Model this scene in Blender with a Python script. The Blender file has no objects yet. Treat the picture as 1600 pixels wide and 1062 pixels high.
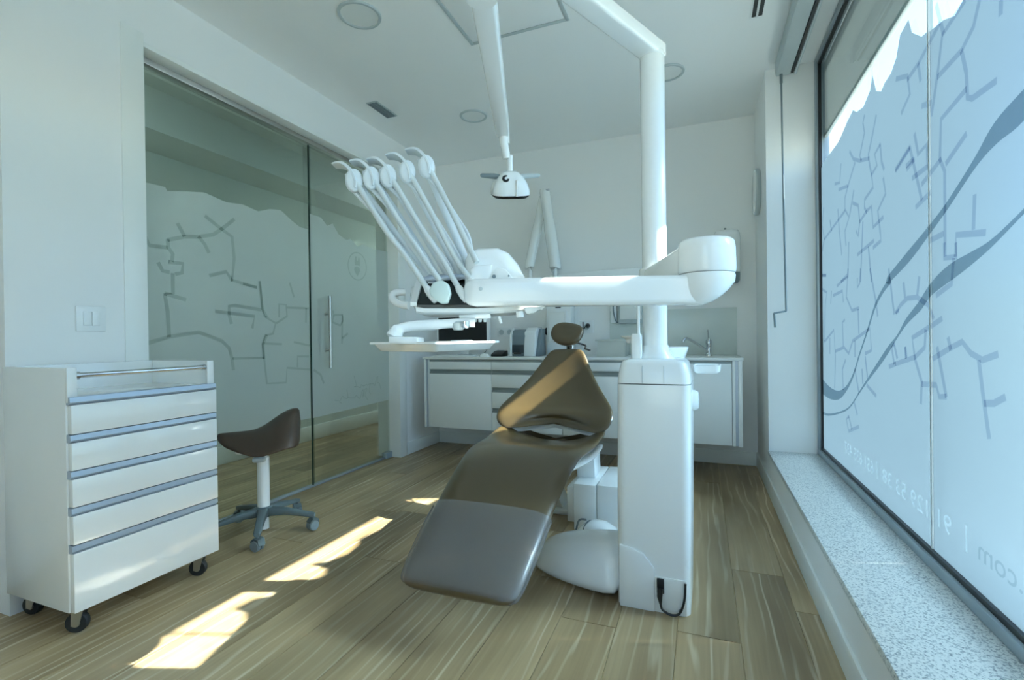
import bpy, bmesh, math, random
from mathutils import Vector, Matrix
random.seed(7)
C = bpy.context.scene.collection
SC = bpy.context.scene
V = Vector
PI = math.pi

# ---------------------------------------------------------------- camera
F_PX, YAW, PITCH, ROLL, CAM_H = 754.35, 0.373764, -0.0056026, -0.0129216, 1.05
_f = V((-math.sin(YAW) * math.cos(PITCH), math.cos(YAW) * math.cos(PITCH), math.sin(PITCH)))
_r0 = V((math.cos(YAW), math.sin(YAW), 0))
_u0 = _r0.cross(_f)
_r = _r0 * math.cos(ROLL) + _u0 * math.sin(ROLL)
_u = _r.cross(_f)
CAM = V((0, 0, CAM_H))
cd = bpy.data.cameras.new('camera')
cd.sensor_fit = 'HORIZONTAL'; cd.sensor_width = 36; cd.lens = F_PX / 1600 * 36; cd.clip_start = 0.02
co = bpy.data.objects.new('camera', cd); C.objects.link(co)
co.matrix_world = Matrix(((_r.x, _u.x, -_f.x, CAM.x), (_r.y, _u.y, -_f.y, CAM.y), (_r.z, _u.z, -_f.z, CAM.z), (0, 0, 0, 1)))
SC.camera = co

# ---------------------------------------------------------------- sky, sun, exposure
w = bpy.data.worlds.new('sky'); SC.world = w; w.use_nodes = True
nt = w.node_tree; nt.nodes.clear()
sk = nt.nodes.new('ShaderNodeTexSky'); sk.sky_type = 'NISHITA'; sk.sun_disc = False
SUN_DIR = V((-1.113, -0.375, -1.0)).normalized()
sk.sun_elevation = math.asin(-SUN_DIR.z); sk.sun_rotation = math.atan2(-SUN_DIR.x, -SUN_DIR.y)
sk.air_density = 1.0; sk.dust_density = 0.6; sk.ozone_density = 1.5
bg = nt.nodes.new('ShaderNodeBackground'); bg.inputs['Strength'].default_value = 0.25
wo = nt.nodes.new('ShaderNodeOutputWorld')
nt.links.new(sk.outputs[0], bg.inputs[0]); nt.links.new(bg.outputs[0], wo.inputs[0])
sd = bpy.data.lights.new('sun', 'SUN'); sd.energy = 13; sd.angle = 0.009; sd.color = (1, 0.95, 0.85)
so = bpy.data.objects.new('sun', sd); C.objects.link(so)
so.rotation_euler = (-SUN_DIR).to_track_quat('Z', 'Y').to_euler(); so.location = (4, 2, 5)
SC.view_settings.view_transform = 'Standard'; SC.view_settings.look = 'None'
SC.view_settings.gamma = 1; SC.view_settings.use_curve_mapping = False
SC.view_settings.exposure = 1.58
cy = SC.cycles
cy.use_denoising = True; cy.max_bounces = 10; cy.diffuse_bounces = 7; cy.glossy_bounces = 4
cy.transmission_bounces = 6; cy.transparent_max_bounces = 24; cy.sample_clamp_indirect = 6
cy.caustics_reflective = False; cy.caustics_refractive = True; cy.blur_glossy = 0.5

# ---------------------------------------------------------------- helpers
E1 = V((math.cos(YAW), math.sin(YAW), 0)); E2 = V((-math.sin(YAW), math.cos(YAW), 0)); UP = V((0, 0, 1))
def at(px, py, D):
    return CAM + (_f + _r * ((px - 800) / F_PX) + _u * ((531 - py) / F_PX)) * D
def onx(px, py, x):
    d = at(px, py, 1) - CAM
    return CAM + d * (x / d.x)
WL = {}
def setp(o, label=None, cat=None, group=None, kind=None):
    for k, v in (('label', label), ('category', cat), ('group', group), ('kind', kind)):
        if v: o[k] = v
    return o
def thing(name, label, cat, loc, group=None, kind=None):
    o = bpy.data.objects.new(name, None); C.objects.link(o); o.empty_display_size = 0.05
    o.location = loc; WL[o] = V(loc)
    return setp(o, label, cat, group, kind)
def link_mesh(name, me, mat, parent, c):
    o = bpy.data.objects.new(name, me); C.objects.link(o)
    if mat is not None and not me.materials: me.materials.append(mat)
    WL[o] = V(c)
    if parent is not None:
        o.parent = parent; o.location = V(c) - WL[parent]
    else: o.location = c
    return o
def obj(name, bm, mat, parent=None, smooth=38, sub=0, base=False, recalc=True, **tags):
    if recalc: bmesh.ops.recalc_face_normals(bm, faces=bm.faces[:])
    lo = V((min(v.co.x for v in bm.verts), min(v.co.y for v in bm.verts), min(v.co.z for v in bm.verts)))
    hi = V((max(v.co.x for v in bm.verts), max(v.co.y for v in bm.verts), max(v.co.z for v in bm.verts)))
    c = (lo + hi) / 2
    if base: c.z = lo.z
    for v in bm.verts: v.co -= c
    me = bpy.data.meshes.new(name); bm.to_mesh(me); bm.free()
    if smooth:
        for p in me.polygons: p.use_smooth = True
        me.set_sharp_from_angle(angle=math.radians(smooth))
    o = link_mesh(name, me, mat, parent, c)
    if sub:
        m = o.modifiers.new('subdivision', 'SUBSURF'); m.levels = sub; m.render_levels = sub
    return setp(o, **tags)
def new(): return bmesh.new()
def merge(bm, t, M=None):
    if M is not None: bmesh.ops.transform(t, matrix=M, verts=t.verts)
    mp = {v: bm.verts.new(v.co) for v in t.verts}
    for f in t.faces:
        try: bm.faces.new([mp[v] for v in f.verts])
        except ValueError: pass
    t.free(); return bm
def frame(o, x, y, z):
    return Matrix(((x.x, y.x, z.x, o.x), (x.y, y.y, z.y, o.y), (x.z, y.z, z.z, o.z), (0, 0, 0, 1)))
CF = lambda o: frame(V(o), E1, E2, UP)          # the delivery arm's own heading
def box(bm, lo, hi, bev=0, seg=2, M=None):
    t = bmesh.new(); bmesh.ops.create_cube(t, size=1)
    lo, hi = V(lo), V(hi)
    for v in t.verts:
        v.co = V(((lo[i] + hi[i]) / 2 + v.co[i] * (hi[i] - lo[i]) for i in range(3)))
    if bev: bmesh.ops.bevel(t, geom=t.edges[:], offset=bev, segments=seg, profile=0.5, affect='EDGES')
    return merge(bm, t, M)
def prism(bm, pts, d, bev=0, seg=3, all_edges=False):
    """polygon of 3-D points extruded along the vector d"""
    t = bmesh.new(); d = V(d)
    a = [t.verts.new(V(p)) for p in pts]; b = [t.verts.new(V(p) + d) for p in pts]
    t.faces.new(a); t.faces.new(list(reversed(b)))
    n = len(a)
    for i in range(n): t.faces.new((a[(i + 1) % n], a[i], b[i], b[(i + 1) % n]))
    if bev:
        e = t.edges[:] if all_edges else [e for e in t.edges if (e.verts[0] in a) == (e.verts[1] in a)]
        bmesh.ops.bevel(t, geom=e, offset=bev, segments=seg, profile=0.5, affect='EDGES')
    return merge(bm, t)
def loft(bm, secs, cap=True, closed=True):
    t = bmesh.new(); rows = [[t.verts.new(V(p)) for p in s] for s in secs]
    n = len(rows[0])
    for a, b in zip(rows, rows[1:]):
        for i in range(n if closed else n - 1):
            t.faces.new((a[i], a[(i + 1) % n], b[(i + 1) % n], b[i]))
    if cap: t.faces.new(rows[0]); t.faces.new(list(reversed(rows[-1])))
    return merge(bm, t)
def tube(bm, pts, rad, n=10, flat=1.0, side=None, cap=True):
    pts = [V(p) for p in pts]
    if not hasattr(rad, '__len__'): rad = [rad] * len(pts)
    secs = []; prev = V(side) if side is not None else None
    for i, p in enumerate(pts):
        t = (pts[min(i + 1, len(pts) - 1)] - pts[max(i - 1, 0)]).normalized()
        if prev is None: prev = V((0, 0, 1)) if abs(t.z) < 0.9 else V((1, 0, 0))
        s = (prev - t * prev.dot(t)).normalized(); q = t.cross(s); prev = s
        secs.append([p + (s * math.cos(2 * PI * k / n) + q * math.sin(2 * PI * k / n) * flat) * rad[i] for k in range(n)])
    return loft(bm, secs, cap)
def curve(pts, n=8):
    pts = [V(p) for p in pts]; out = []
    for i in range(len(pts) - 1):
        p0, p1, p2, p3 = pts[max(i - 1, 0)], pts[i], pts[i + 1], pts[min(i + 2, len(pts) - 1)]
        for k in range(n):
            t = k / n
            out.append(0.5 * (2 * p1 + (p2 - p0) * t + (2 * p0 - 5 * p1 + 4 * p2 - p3) * t * t + (3 * p1 - p0 - 3 * p2 + p3) * t ** 3))
    return out + [pts[-1]]
def lathe(bm, prof, o, axis=(0, 0, 1), n=24):
    axis = V(axis).normalized(); o = V(o)
    s = V((1, 0, 0)) if abs(axis.x) < 0.9 else V((0, 1, 0))
    s = (s - axis * s.dot(axis)).normalized(); q = axis.cross(s)
    return loft(bm, [[o + axis * h + (s * math.cos(2 * PI * k / n) + q * math.sin(2 * PI * k / n)) * max(r, 1e-4) for k in range(n)] for r, h in prof])
def rrect(w, d, r, n=4):
    out = []
    for cx, cy_, a0 in ((w - r, d - r, 0), (-w + r, d - r, 90), (-w + r, -d + r, 180), (w - r, -d + r, 270)):
        for k in range(n + 1):
            a = math.radians(a0 + 90 * k / n); out.append((cx + r * math.cos(a), cy_ + r * math.sin(a)))
    return out
def dup(o, parent, c):
    k = o.copy(); C.objects.link(k); k.parent = parent; WL[k] = V(c)
    k.location = V(c) - (WL[parent] if parent else V((0, 0, 0)))
    return k

# ---------------------------------------------------------------- materials
MATS = {}
def nodes(name):
    m = bpy.data.materials.new(name); m.use_nodes = True; t = m.node_tree; t.nodes.clear()
    out = t.nodes.new('ShaderNodeOutputMaterial'); MATS[name] = m
    return m, t, out
def srgb(c):
    return tuple(((x / 255) / 12.92 if x <= 10 else ((x / 255 + 0.055) / 1.055) ** 2.4) for x in c) + (1,)
def mat(name, col, rough=0.4, metal=0.0, var=0.03, scale=6.0, bump=0.0, bscale=200, spec=0.5, coat=0.0):
    m, t, out = nodes(name)
    p = t.nodes.new('ShaderNodeBsdfPrincipled'); c = srgb(col)
    n = t.nodes.new('ShaderNodeTexNoise'); n.inputs['Scale'].default_value = scale
    tc = t.nodes.new('ShaderNodeTexCoord'); t.links.new(tc.outputs['Object'], n.inputs['Vector'])
    mx = t.nodes.new('ShaderNodeMix'); mx.data_type = 'RGBA'
    mx.inputs[6].default_value = tuple(x * (1 - var) for x in c[:3]) + (1,)
    mx.inputs[7].default_value = tuple(min(1, x * (1 + var)) for x in c[:3]) + (1,)
    t.links.new(n.outputs['Fac'], mx.inputs[0]); t.links.new(mx.outputs[2], p.inputs['Base Color'])
    p.inputs['Roughness'].default_value = rough; p.inputs['Metallic'].default_value = metal
    p.inputs['Specular IOR Level'].default_value = spec; p.inputs['Coat Weight'].default_value = coat
    if bump:
        b = t.nodes.new('ShaderNodeBump'); b.inputs['Strength'].default_value = bump; b.inputs['Distance'].default_value = 0.001
        n2 = t.nodes.new('ShaderNodeTexNoise'); n2.inputs['Scale'].default_value = bscale
        t.links.new(tc.outputs['Object'], n2.inputs['Vector'])
        t.links.new(n2.outputs['Fac'], b.inputs['Height']); t.links.new(b.outputs[0], p.inputs['Normal'])
    t.links.new(p.outputs[0], out.inputs[0])
    return m
def thin(name, tint, refl=0.06, body=None, bodyfac=0.0, trans=0.5, rough=0.0):
    """thin sheet: see-through with a tint, some mirror at grazing angles, some scattering body"""
    m, t, out = nodes(name)
    tr = t.nodes.new('ShaderNodeBsdfTransparent'); tr.inputs[0].default_value = tuple(tint) + (1,)
    last = tr
    if body:
        df = t.nodes.new('ShaderNodeBsdfDiffuse'); df.inputs[0].default_value = tuple(body) + (1,)
        tl = t.nodes.new('ShaderNodeBsdfTranslucent'); tl.inputs[0].default_value = tuple(body) + (1,)
        mm = t.nodes.new('ShaderNodeMixShader'); mm.inputs[0].default_value = trans
        t.links.new(df.outputs[0], mm.inputs[1]); t.links.new(tl.outputs[0], mm.inputs[2])
        m2 = t.nodes.new('ShaderNodeMixShader'); m2.inputs[0].default_value = bodyfac
        n = t.nodes.new('ShaderNodeTexNoise'); n.inputs['Scale'].default_value = 3
        mr = t.nodes.new('ShaderNodeMapRange'); mr.inputs[3].default_value = bodyfac - 0.03; mr.inputs[4].default_value = bodyfac + 0.03
        t.links.new(n.outputs['Fac'], mr.inputs[0]); t.links.new(mr.outputs[0], m2.inputs[0])
        t.links.new(tr.outputs[0], m2.inputs[1]); t.links.new(mm.outputs[0], m2.inputs[2]); last = m2
    if refl:
        gl = t.nodes.new('ShaderNodeBsdfGlossy'); gl.inputs['Roughness'].default_value = rough
        lw = t.nodes.new('ShaderNodeLayerWeight'); lw.inputs[0].default_value = 0.25
        ma = t.nodes.new('ShaderNodeMath'); ma.operation = 'MULTIPLY'; ma.inputs[1].default_value = refl
        t.links.new(lw.outputs['Fresnel'], ma.inputs[0])
        m3 = t.nodes.new('ShaderNodeMixShader'); t.links.new(ma.outputs[0], m3.inputs[0])
        t.links.new(last.outputs[0], m3.inputs[1]); t.links.new(gl.outputs[0], m3.inputs[2]); last = m3
    t.links.new(last.outputs[0], out.inputs[0])
    return m

M_WALL = mat('wall_paint', (241, 242, 241), 0.75, var=0.012, scale=1.5)
M_CEIL = mat('ceiling_paint', (246, 247, 246), 0.8, var=0.012, scale=1.5)
M_TRIM = mat('white_lacquer', (238, 241, 238), 0.35, var=0.01)
M_LAC = mat('cabinet_white', (236, 239, 238), 0.18, var=0.01, coat=0.3)
M_PLASTIC = mat('white_plastic', (240, 243, 243), 0.22, var=0.01, coat=0.3)
M_PLAST2 = mat('white_satin_plastic', (234, 236, 234), 0.4, var=0.015)
M_GREY = mat('grey_plastic', (120, 134, 140), 0.4)
M_LGREY = mat('light_grey_plastic', (186, 196, 198), 0.4)
M_BLACK = mat('black_plastic', (22, 23, 24), 0.35)
M_RUBBER = mat('black_rubber', (30, 33, 35), 0.6)
M_PANEL = mat('dark_green_black_panel', (14, 24, 20), 0.25)
M_CHROME = mat('chrome', (215, 218, 220), 0.12, 1.0)
M_STEEL = mat('brushed_steel', (190, 190, 186), 0.28, 1.0)
M_ALU = mat('aluminium_profile', (178, 188, 200), 0.35, 0.6)
M_GOLA = mat('grey_channel', (140, 150, 150), 0.45, 0.3)
M_FRAME = mat('window_frame_grey', (158, 172, 180), 0.35, 0.3)
M_GASKET = mat('black_gasket', (14, 18, 22), 0.4)
M_BASEARM = mat('slate_grey_base', (84, 98, 102), 0.45)
M_LEATHER = mat('brown_upholstery', (78, 63, 36), 0.32, var=0.05, scale=9, bump=0, spec=0.8, coat=0.4)
M_SADDLE = mat('dark_brown_upholstery', (72, 57, 46), 0.42, var=0.06, scale=9, bump=0.12, bscale=420)
M_SILVER = mat('hose_grey', (222, 229, 232), 0.35)
M_HOSE = mat('hose_silicone', (214, 221, 221), 0.4)
M_BEIGE = mat('beige_card', (196, 200, 194), 0.6)
M_JOINT = mat('floor_joint', (196, 178, 140), 0.7)
M_BLIND = None
M_GROUND = mat('pale_pavement', (168, 172, 166), 0.9, var=0.08, scale=0.6)
M_CORR = mat('corridor_paint', (214, 220, 216), 0.8)
M_GREENCUP = mat('pale_green_plastic', (206, 222, 218), 0.35)
M_DOORGLASS = thin('door_glass', (0.78, 0.83, 0.81), 0.4)
M_DOORFILM = thin('frosted_door_film', (0.80, 0.86, 0.84), 0.0, (0.80, 0.86, 0.85), 0.66, 0.4)
M_DOORLINE = thin('door_print', (0.80, 0.83, 0.82), 0.0)
M_WINGLASS = thin('window_glass', (0.9, 0.95, 0.95), 0.3)
M_STREET = thin('street_print', (0.70, 0.74, 0.82), 0.0)
M_RIVER = thin('river_print', (0.42, 0.50, 0.55), 0.0)
M_TEXT = thin('lettering_print', (0.97, 1.0, 1.0), 0.0, (0.95, 1.0, 1.0), 0.3, 0.6)
M_TEXTG = thin('grey_lettering_print', (0.74, 0.78, 0.80), 0.0)
M_BLIND = thin('grey_blind_fabric', (0.9, 0.95, 0.95), 0.0, (0.30, 0.33, 0.33), 0.94, 0.35)
M_COVER = thin('clear_vinyl_cover', (0.86, 0.86, 0.88), 0.75, (0.72, 0.70, 0.69), 0.2, 0.2, 0.12)

def film_material():
    m, t, out = nodes('frosted_window_film')
    tl = t.nodes.new('ShaderNodeBsdfTranslucent'); tl.inputs[0].default_value = (0.06, 0.09, 0.118, 1)
    rf = t.nodes.new('ShaderNodeBsdfRefraction'); rf.inputs['Color'].default_value = (0.41, 0.575, 0.73, 1)
    rf.inputs['Roughness'].default_value = 0.55; rf.inputs['IOR'].default_value = 1.2
    n = t.nodes.new('ShaderNodeTexNoise'); n.inputs['Scale'].default_value = 1.2
    mr = t.nodes.new('ShaderNodeMapRange'); mr.inputs[3].default_value = 0.40; mr.inputs[4].default_value = 0.46
    t.links.new(n.outputs['Fac'], mr.inputs[0])
    mx = t.nodes.new('ShaderNodeMixShader'); t.links.new(mr.outputs[0], mx.inputs[0])
    t.links.new(tl.outputs[0], mx.inputs[1]); t.links.new(rf.outputs[0], mx.inputs[2])
    t.links.new(mx.outputs[0], out.inputs[0]); return m
M_FILM = film_material()

def wood_material():
    m, t, out = nodes('limed_oak'); N = t.nodes.new; L = t.links.new
    p = N('ShaderNodeBsdfPrincipled'); ge = N('ShaderNodeNewGeometry'); oi = N('ShaderNodeObjectInfo')
    off = N('ShaderNodeVectorMath'); off.operation = 'SCALE'; off.inputs[0].default_value = (7.3, 31.7, 11.1)
    L(oi.outputs['Random'], off.inputs['Scale'])
    ad = N('ShaderNodeVectorMath'); ad.operation = 'ADD'; L(ge.outputs['Position'], ad.inputs[0]); L(off.outputs[0], ad.inputs[1])
    mp = N('ShaderNodeMapping'); mp.inputs['Scale'].default_value = (7, 0.8, 1); L(ad.outputs[0], mp.inputs[0])
    wv = N('ShaderNodeTexWave'); wv.wave_type = 'BANDS'; wv.bands_direction = 'X'
    wv.inputs['Scale'].default_value = 0.9; wv.inputs['Distortion'].default_value = 14; wv.inputs['Detail'].default_value = 3
    wv.inputs['Detail Scale'].default_value = 0.8; wv.inputs['Detail Roughness'].default_value = 0.55
    L(mp.outputs[0], wv.inputs['Vector'])
    mp2 = N('ShaderNodeMapping'); mp2.inputs['Scale'].default_value = (90, 2.5, 1); L(ad.outputs[0], mp2.inputs[0])
    fn = N('ShaderNodeTexNoise'); fn.inputs['Scale'].default_value = 1; fn.inputs['Detail'].default_value = 4; L(mp2.outputs[0], fn.inputs['Vector'])
    mp3 = N('ShaderNodeMapping'); mp3.inputs['Scale'].default_value = (5, 1.2, 1); L(ad.outputs[0], mp3.inputs[0])
    bn = N('ShaderNodeTexNoise'); bn.inputs['Scale'].default_value = 1; bn.inputs['Detail'].default_value = 2; L(mp3.outputs[0], bn.inputs['Vector'])
    cr = N('ShaderNodeValToRGB'); e = cr.color_ramp.elements
    e[0].position = 0.28; e[0].color = srgb((134, 112, 80)); e[1].position = 0.75; e[1].color = srgb((184, 161, 124))
    L(bn.outputs['Fac'], cr.inputs[0])
    # limed grain lines
    r1 = N('ShaderNodeValToRGB'); q = r1.color_ramp.elements; q[0].position = 0.80; q[0].color = (0, 0, 0, 1); q[1].position = 0.98; q[1].color = (1, 1, 1, 1)
    L(wv.outputs['Fac'], r1.inputs[0])
    mp4 = N('ShaderNodeMapping'); mp4.inputs['Scale'].default_value = (14, 1.6, 1); L(ad.outputs[0], mp4.inputs[0])
    bn1 = N('ShaderNodeTexNoise'); bn1.inputs['Scale'].default_value = 1; bn1.inputs['Detail'].default_value = 3; L(mp4.outputs[0], bn1.inputs['Vector'])
    bn2 = N('ShaderNodeMapRange'); bn2.inputs[1].default_value = 0.42; bn2.inputs[2].default_value = 0.7; bn2.inputs[3].default_value = 0.05; bn2.inputs[4].default_value = 0.75; L(bn1.outputs['Fac'], bn2.inputs[0])
    fm = N('ShaderNodeMath'); fm.operation = 'MULTIPLY'; L(r1.outputs[0], fm.inputs[0]); L(bn2.outputs[0], fm.inputs[1])
    m1 = N('ShaderNodeMix'); m1.data_type = 'RGBA'; L(fm.outputs[0], m1.inputs[0]); L(cr.outputs[0], m1.inputs[6]); m1.inputs[7].default_value = srgb((214, 200, 174))
    r2 = N('ShaderNodeMapRange'); r2.inputs[1].default_value = 0.35; r2.inputs[2].default_value = 0.7; r2.inputs[3].default_value = 0.92; r2.inputs[4].default_value = 1.06
    L(fn.outputs['Fac'], r2.inputs[0])
    r3 = N('ShaderNodeMapRange'); r3.inputs[3].default_value = 0.82; r3.inputs[4].default_value = 1.16; L(oi.outputs['Random'], r3.inputs[0])
    mu = N('ShaderNodeMath'); mu.operation = 'MULTIPLY'; L(r2.outputs[0], mu.inputs[0]); L(r3.outputs[0], mu.inputs[1])
    hs = N('ShaderNodeHueSaturation'); L(m1.outputs[2], hs.inputs['Color']); L(mu.outputs[0], hs.inputs['Value'])
    L(hs.outputs[0], p.inputs['Base Color']); p.inputs['Roughness'].default_value = 0.36
    b = N('ShaderNodeBump'); b.inputs['Strength'].default_value = 0.15; b.inputs['Distance'].default_value = 0.002
    L(fn.outputs['Fac'], b.inputs['Height']); L(b.outputs[0], p.inputs['Normal'])
    L(p.outputs[0], out.inputs[0]); return m
M_WOOD = wood_material()
def granite_material():
    m, t, out = nodes('pale_granite'); N = t.nodes.new; L = t.links.new
    p = N('ShaderNodeBsdfPrincipled'); tc = N('ShaderNodeTexCoord')
    n1 = N('ShaderNodeTexNoise'); n1.inputs['Scale'].default_value = 170; n1.inputs['Detail'].default_value = 3; L(tc.outputs['Object'], n1.inputs['Vector'])
    v = N('ShaderNodeTexVoronoi'); v.inputs['Scale'].default_value = 210; L(tc.outputs['Object'], v.inputs['Vector'])
    cr = N('ShaderNodeValToRGB'); e = cr.color_ramp.elements
    e[0].position = 0.34; e[0].color = srgb((160, 172, 178)); e[1].position = 0.5; e[1].color = srgb((232, 236, 235)); L(n1.outputs['Fac'], cr.inputs[0])
    sp = N('ShaderNodeSeparateColor'); L(v.outputs['Color'], sp.inputs[0])
    r = N('ShaderNodeValToRGB'); r.color_ramp.elements[0].position = 0.05; r.color_ramp.elements[0].color = (0.5, 0.54, 0.57, 1); r.color_ramp.elements[1].position = 0.14; L(sp.outputs[0], r.inputs[0])
    mx = N('ShaderNodeMix'); mx.data_type = 'RGBA'; mx.blend_type = 'MULTIPLY'; mx.inputs[0].default_value = 1; L(cr.outputs[0], mx.inputs[6]); L(r.outputs[0], mx.inputs[7])
    L(mx.outputs[2], p.inputs['Base Color']); p.inputs['Roughness'].default_value = 0.3; L(p.outputs[0], out.inputs[0]); return m
M_GRANITE = granite_material()

# ================================================================ the room
X_L, X_G, X_R, Y_B, Y_F, Z_C = -2.49, -2.60, 0.41, 4.29, -1.2, 2.79
X_W, X_FAR, Y_FAR = 0.71, -3.82, 5.7
S = 'structure'
def sbox(name, boxes, m, bev=0, parent=None, **k):
    bm = new()
    for lo, hi in boxes: box(bm, lo, hi, bev)
    return obj(name, bm, m, parent, smooth=30 if bev else 0, **k)
floor = sbox('floor', [((X_FAR, Y_F, -0.06), (X_R + 0.02, Y_FAR, -0.004))], M_JOINT, kind=S)
bm = new(); box(bm, (-0.5, -0.5, -0.5), (0.5, 0.5, 0.5)); plank_me = bpy.data.meshes.new('plank'); bm.to_mesh(plank_me); bm.free(); plank_me.materials.append(M_WOOD)
ROW = 0.205
k = 0; xe = 0.525
while xe > X_FAR + 0.02:
    x1, x0 = min(xe, X_R), max(xe - ROW, X_FAR)
    yend = Y_B if x0 > X_L - 0.2 else Y_FAR
    y = Y_F - random.uniform(0, 1.6)
    if k == 2: y = 1.80 - 1.9 * 2
    if k == 3: y = 1.84 - 1.9 * 2 + 0.9
    while y < yend:
        a, b = max(y, Y_F), min(y + 1.9, yend)
        if b - a > 0.05:
            o = bpy.data.objects.new('plank', plank_me); C.objects.link(o); o.parent = floor
            o.location = V(((x0 + x1) / 2, (a + b) / 2, -0.006)) - WL[floor]
            o.scale = (x1 - x0 - 0.003, b - a - 0.003, 0.012)
        y += 1.9
    xe -= ROW; k += 1
ceiling = sbox('ceiling', [((-2.86, Y_F, Z_C), (0.86, Y_B, Z_C + 0.08))], M_CEIL, kind=S)
sbox('wall_back', [((X_L - 0.22, Y_B, 0), (0.86, Y_B + 0.1, Z_C))], M_WALL, kind=S)
sbox('wall_front', [((-3.0, Y_F - 0.1, 0), (0.86, Y_F, 0.3)), ((-3.0, Y_F - 0.1, 2.6), (0.86, Y_F, Z_C)), ((-3.0, Y_F - 0.1, 0.3), (-0.68, Y_F, 2.6)), ((0.3, Y_F - 0.1, 0.3), (0.86, Y_F, 2.6))], M_WALL, kind=S)
fill_win = thing('fill_window', 'tall clear window added behind the viewer as unseen daylight fill', None, (-0.19, Y_F - 0.05, 0.3), kind=S)  # unseen opening, added to bring frontal daylight into the room
sbox('frame', [((-0.63, Y_F - 0.08, 0.3), (0.25, Y_F - 0.02, 0.35)), ((-0.63, Y_F - 0.08, 2.55), (0.25, Y_F - 0.02, 2.6)), ((0.25, Y_F - 0.08, 0.3), (0.3, Y_F - 0.02, 2.6)), ((-0.68, Y_F - 0.08, 0.3), (-0.63, Y_F - 0.02, 2.6))], M_FRAME, 0.003, fill_win)
for xa, xb in ((-0.63, 0.25),): sbox('pane', [((xa, Y_F - 0.054, 0.35), (xb, Y_F - 0.046, 2.55))], M_WINGLASS, 0, fill_win)
D0, D1, LINT = 1.50, 3.66, 2.475
sbox('wall_left', [((X_L - 0.22, 1.015, 0), (X_L, D0, Z_C)), ((X_L - 0.22, D1, 0), (X_L, Y_B, Z_C)), ((X_L - 0.22, D0, LINT), (X_L, D1, Z_C)),
                   ((X_L - 0.37, Y_F, 0), (X_L - 0.25, 1.015, Z_C)), ((X_L - 0.37, 1.015, 0), (X_L - 0.22, 1.1, Z_C))], M_WALL, kind=S)
sbox('wall_right', [((X_R, 3.6, 0), (0.86, Y_B, Z_C)), ((X_R, Y_F, 0), (0.86, 3.6, 0.247)), ((X_R, Y_F, 0.247), (0.86, 0.42, Z_C))], M_WALL, kind=S)  # unseen near stretch closed solid to cut light on the left wall
sbox('baseboard_back', [((X_L, Y_B - 0.014, 0), (X_R, Y_B, 0.11))], M_TRIM, 0.003, kind=S)
sbox('baseboard_left', [((X_L, 3.71, 0), (X_L + 0.012, Y_B - 0.014, 0.11))], M_TRIM, 0.003, kind=S)
sbox('baseboard_right', [((X_R - 0.012, Y_F, 0), (X_R, Y_B - 0.014, 0.11))], M_TRIM, 0.003, kind=S)
sbox('trim_1', [((X_L - 0.225, 1.43, 0), (X_L + 0.006, 1.53, LINT + 0.06))], M_TRIM, 0.002, kind=S)
sbox('trim_2', [((X_L - 0.225, 3.60, 0), (X_L + 0.012, 3.705, LINT))], M_TRIM, 0.002, kind=S)
sbox('trim_3', [((X_L - 0.225, 1.53, LINT - 0.004), (X_L + 0.006, 3.60, LINT + 0.02))], M_TRIM, 0.002, kind=S)
# corridor behind the glass
sbox('wall_corridor', [((X_FAR - 0.1, 0.3, 0), (X_FAR, Y_FAR, 2.75)), ((X_FAR, Y_FAR, 0), (X_L - 0.22, Y_FAR + 0.1, 2.75)), ((X_FAR, 0.3, 0), (X_L - 0.37, 0.4, 2.75)),
                       ((X_L - 0.22, Y_B, 0), (X_L - 0.12, Y_FAR, 2.75))], M_CORR, kind=S)
sbox('ceiling_corridor', [((X_FAR - 0.1, 0.3, 2.75), (X_L - 0.22, Y_FAR, 2.83)), ((X_FAR, 0.4, 2.47), (-3.40, Y_FAR, 2.75))], M_CORR, kind=S)
sbox('baseboard_corridor', [((X_FAR, 0.4, 0), (X_FAR + 0.014, Y_FAR, 0.15))], M_TRIM, 0.003, kind=S)
sbox('ground', [((-60, -60, -0.4), (60, 60, -0.25))], M_GROUND, kind=S)

def corridor_fill(label, y):  # added fill lamps, out of view, that brighten the corridor behind the door
    t = thing('corridor_fill_light', label, 'light', (-3.05, y, 2.73), 'added corridor fill lights')
    sbox('housing', [((-3.2, y - 0.3, 2.735), (-2.9, y + 0.3, 2.7495))], M_TRIM, 0.002, t)
    d = bpy.data.lights.new('corridor_fill', 'AREA'); d.shape = 'RECTANGLE'; d.size = 0.28; d.size_y = 0.56; d.energy = 6; d.color = (0.86, 0.98, 1.0)
    o = bpy.data.objects.new('corridor_fill', d); C.objects.link(o); o.parent = t; o.location = (0, 0, 0.003)
corridor_fill('added flat corridor fill light out of view at the near end', 0.75)
corridor_fill('added flat corridor fill light out of view at the far end', 5.2)

# ---------------------------------------------------------------- window
win = thing('window_1', 'tall frosted shop window with printed street map and granite sill', None, (0.7, 1.2, 0.25), kind=S)
sbox('sill', [((X_R - 0.006, 0.42, 0.247), (0.80, 3.6, 0.275))], M_GRANITE, 0.004, win)
sbox('bottom_rail', [((0.688, 0.42, 0.275), (0.76, 3.6, 0.312))], M_FRAME, 0.004, win)
sbox('side_rail', [((0.688, 3.558, 0.312), (0.76, 3.6, Z_C))], M_FRAME, 0.004, win)
sbox('top_rail', [((0.688, 0.42, Z_C - 0.035), (0.76, 3.558, Z_C))], M_FRAME, 0.004, win)
sbox('gasket', [((0.700, 0.42, 0.312), (0.716, 3.558, 0.328)), ((0.700, 3.542, 0.312), (0.716, 3.558, Z_C - 0.035)), ((0.700, 0.42, Z_C - 0.051), (0.716, 3.558, Z_C - 0.035))], M_GASKET, 0, win)
FILM_ORDER = 1
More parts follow.
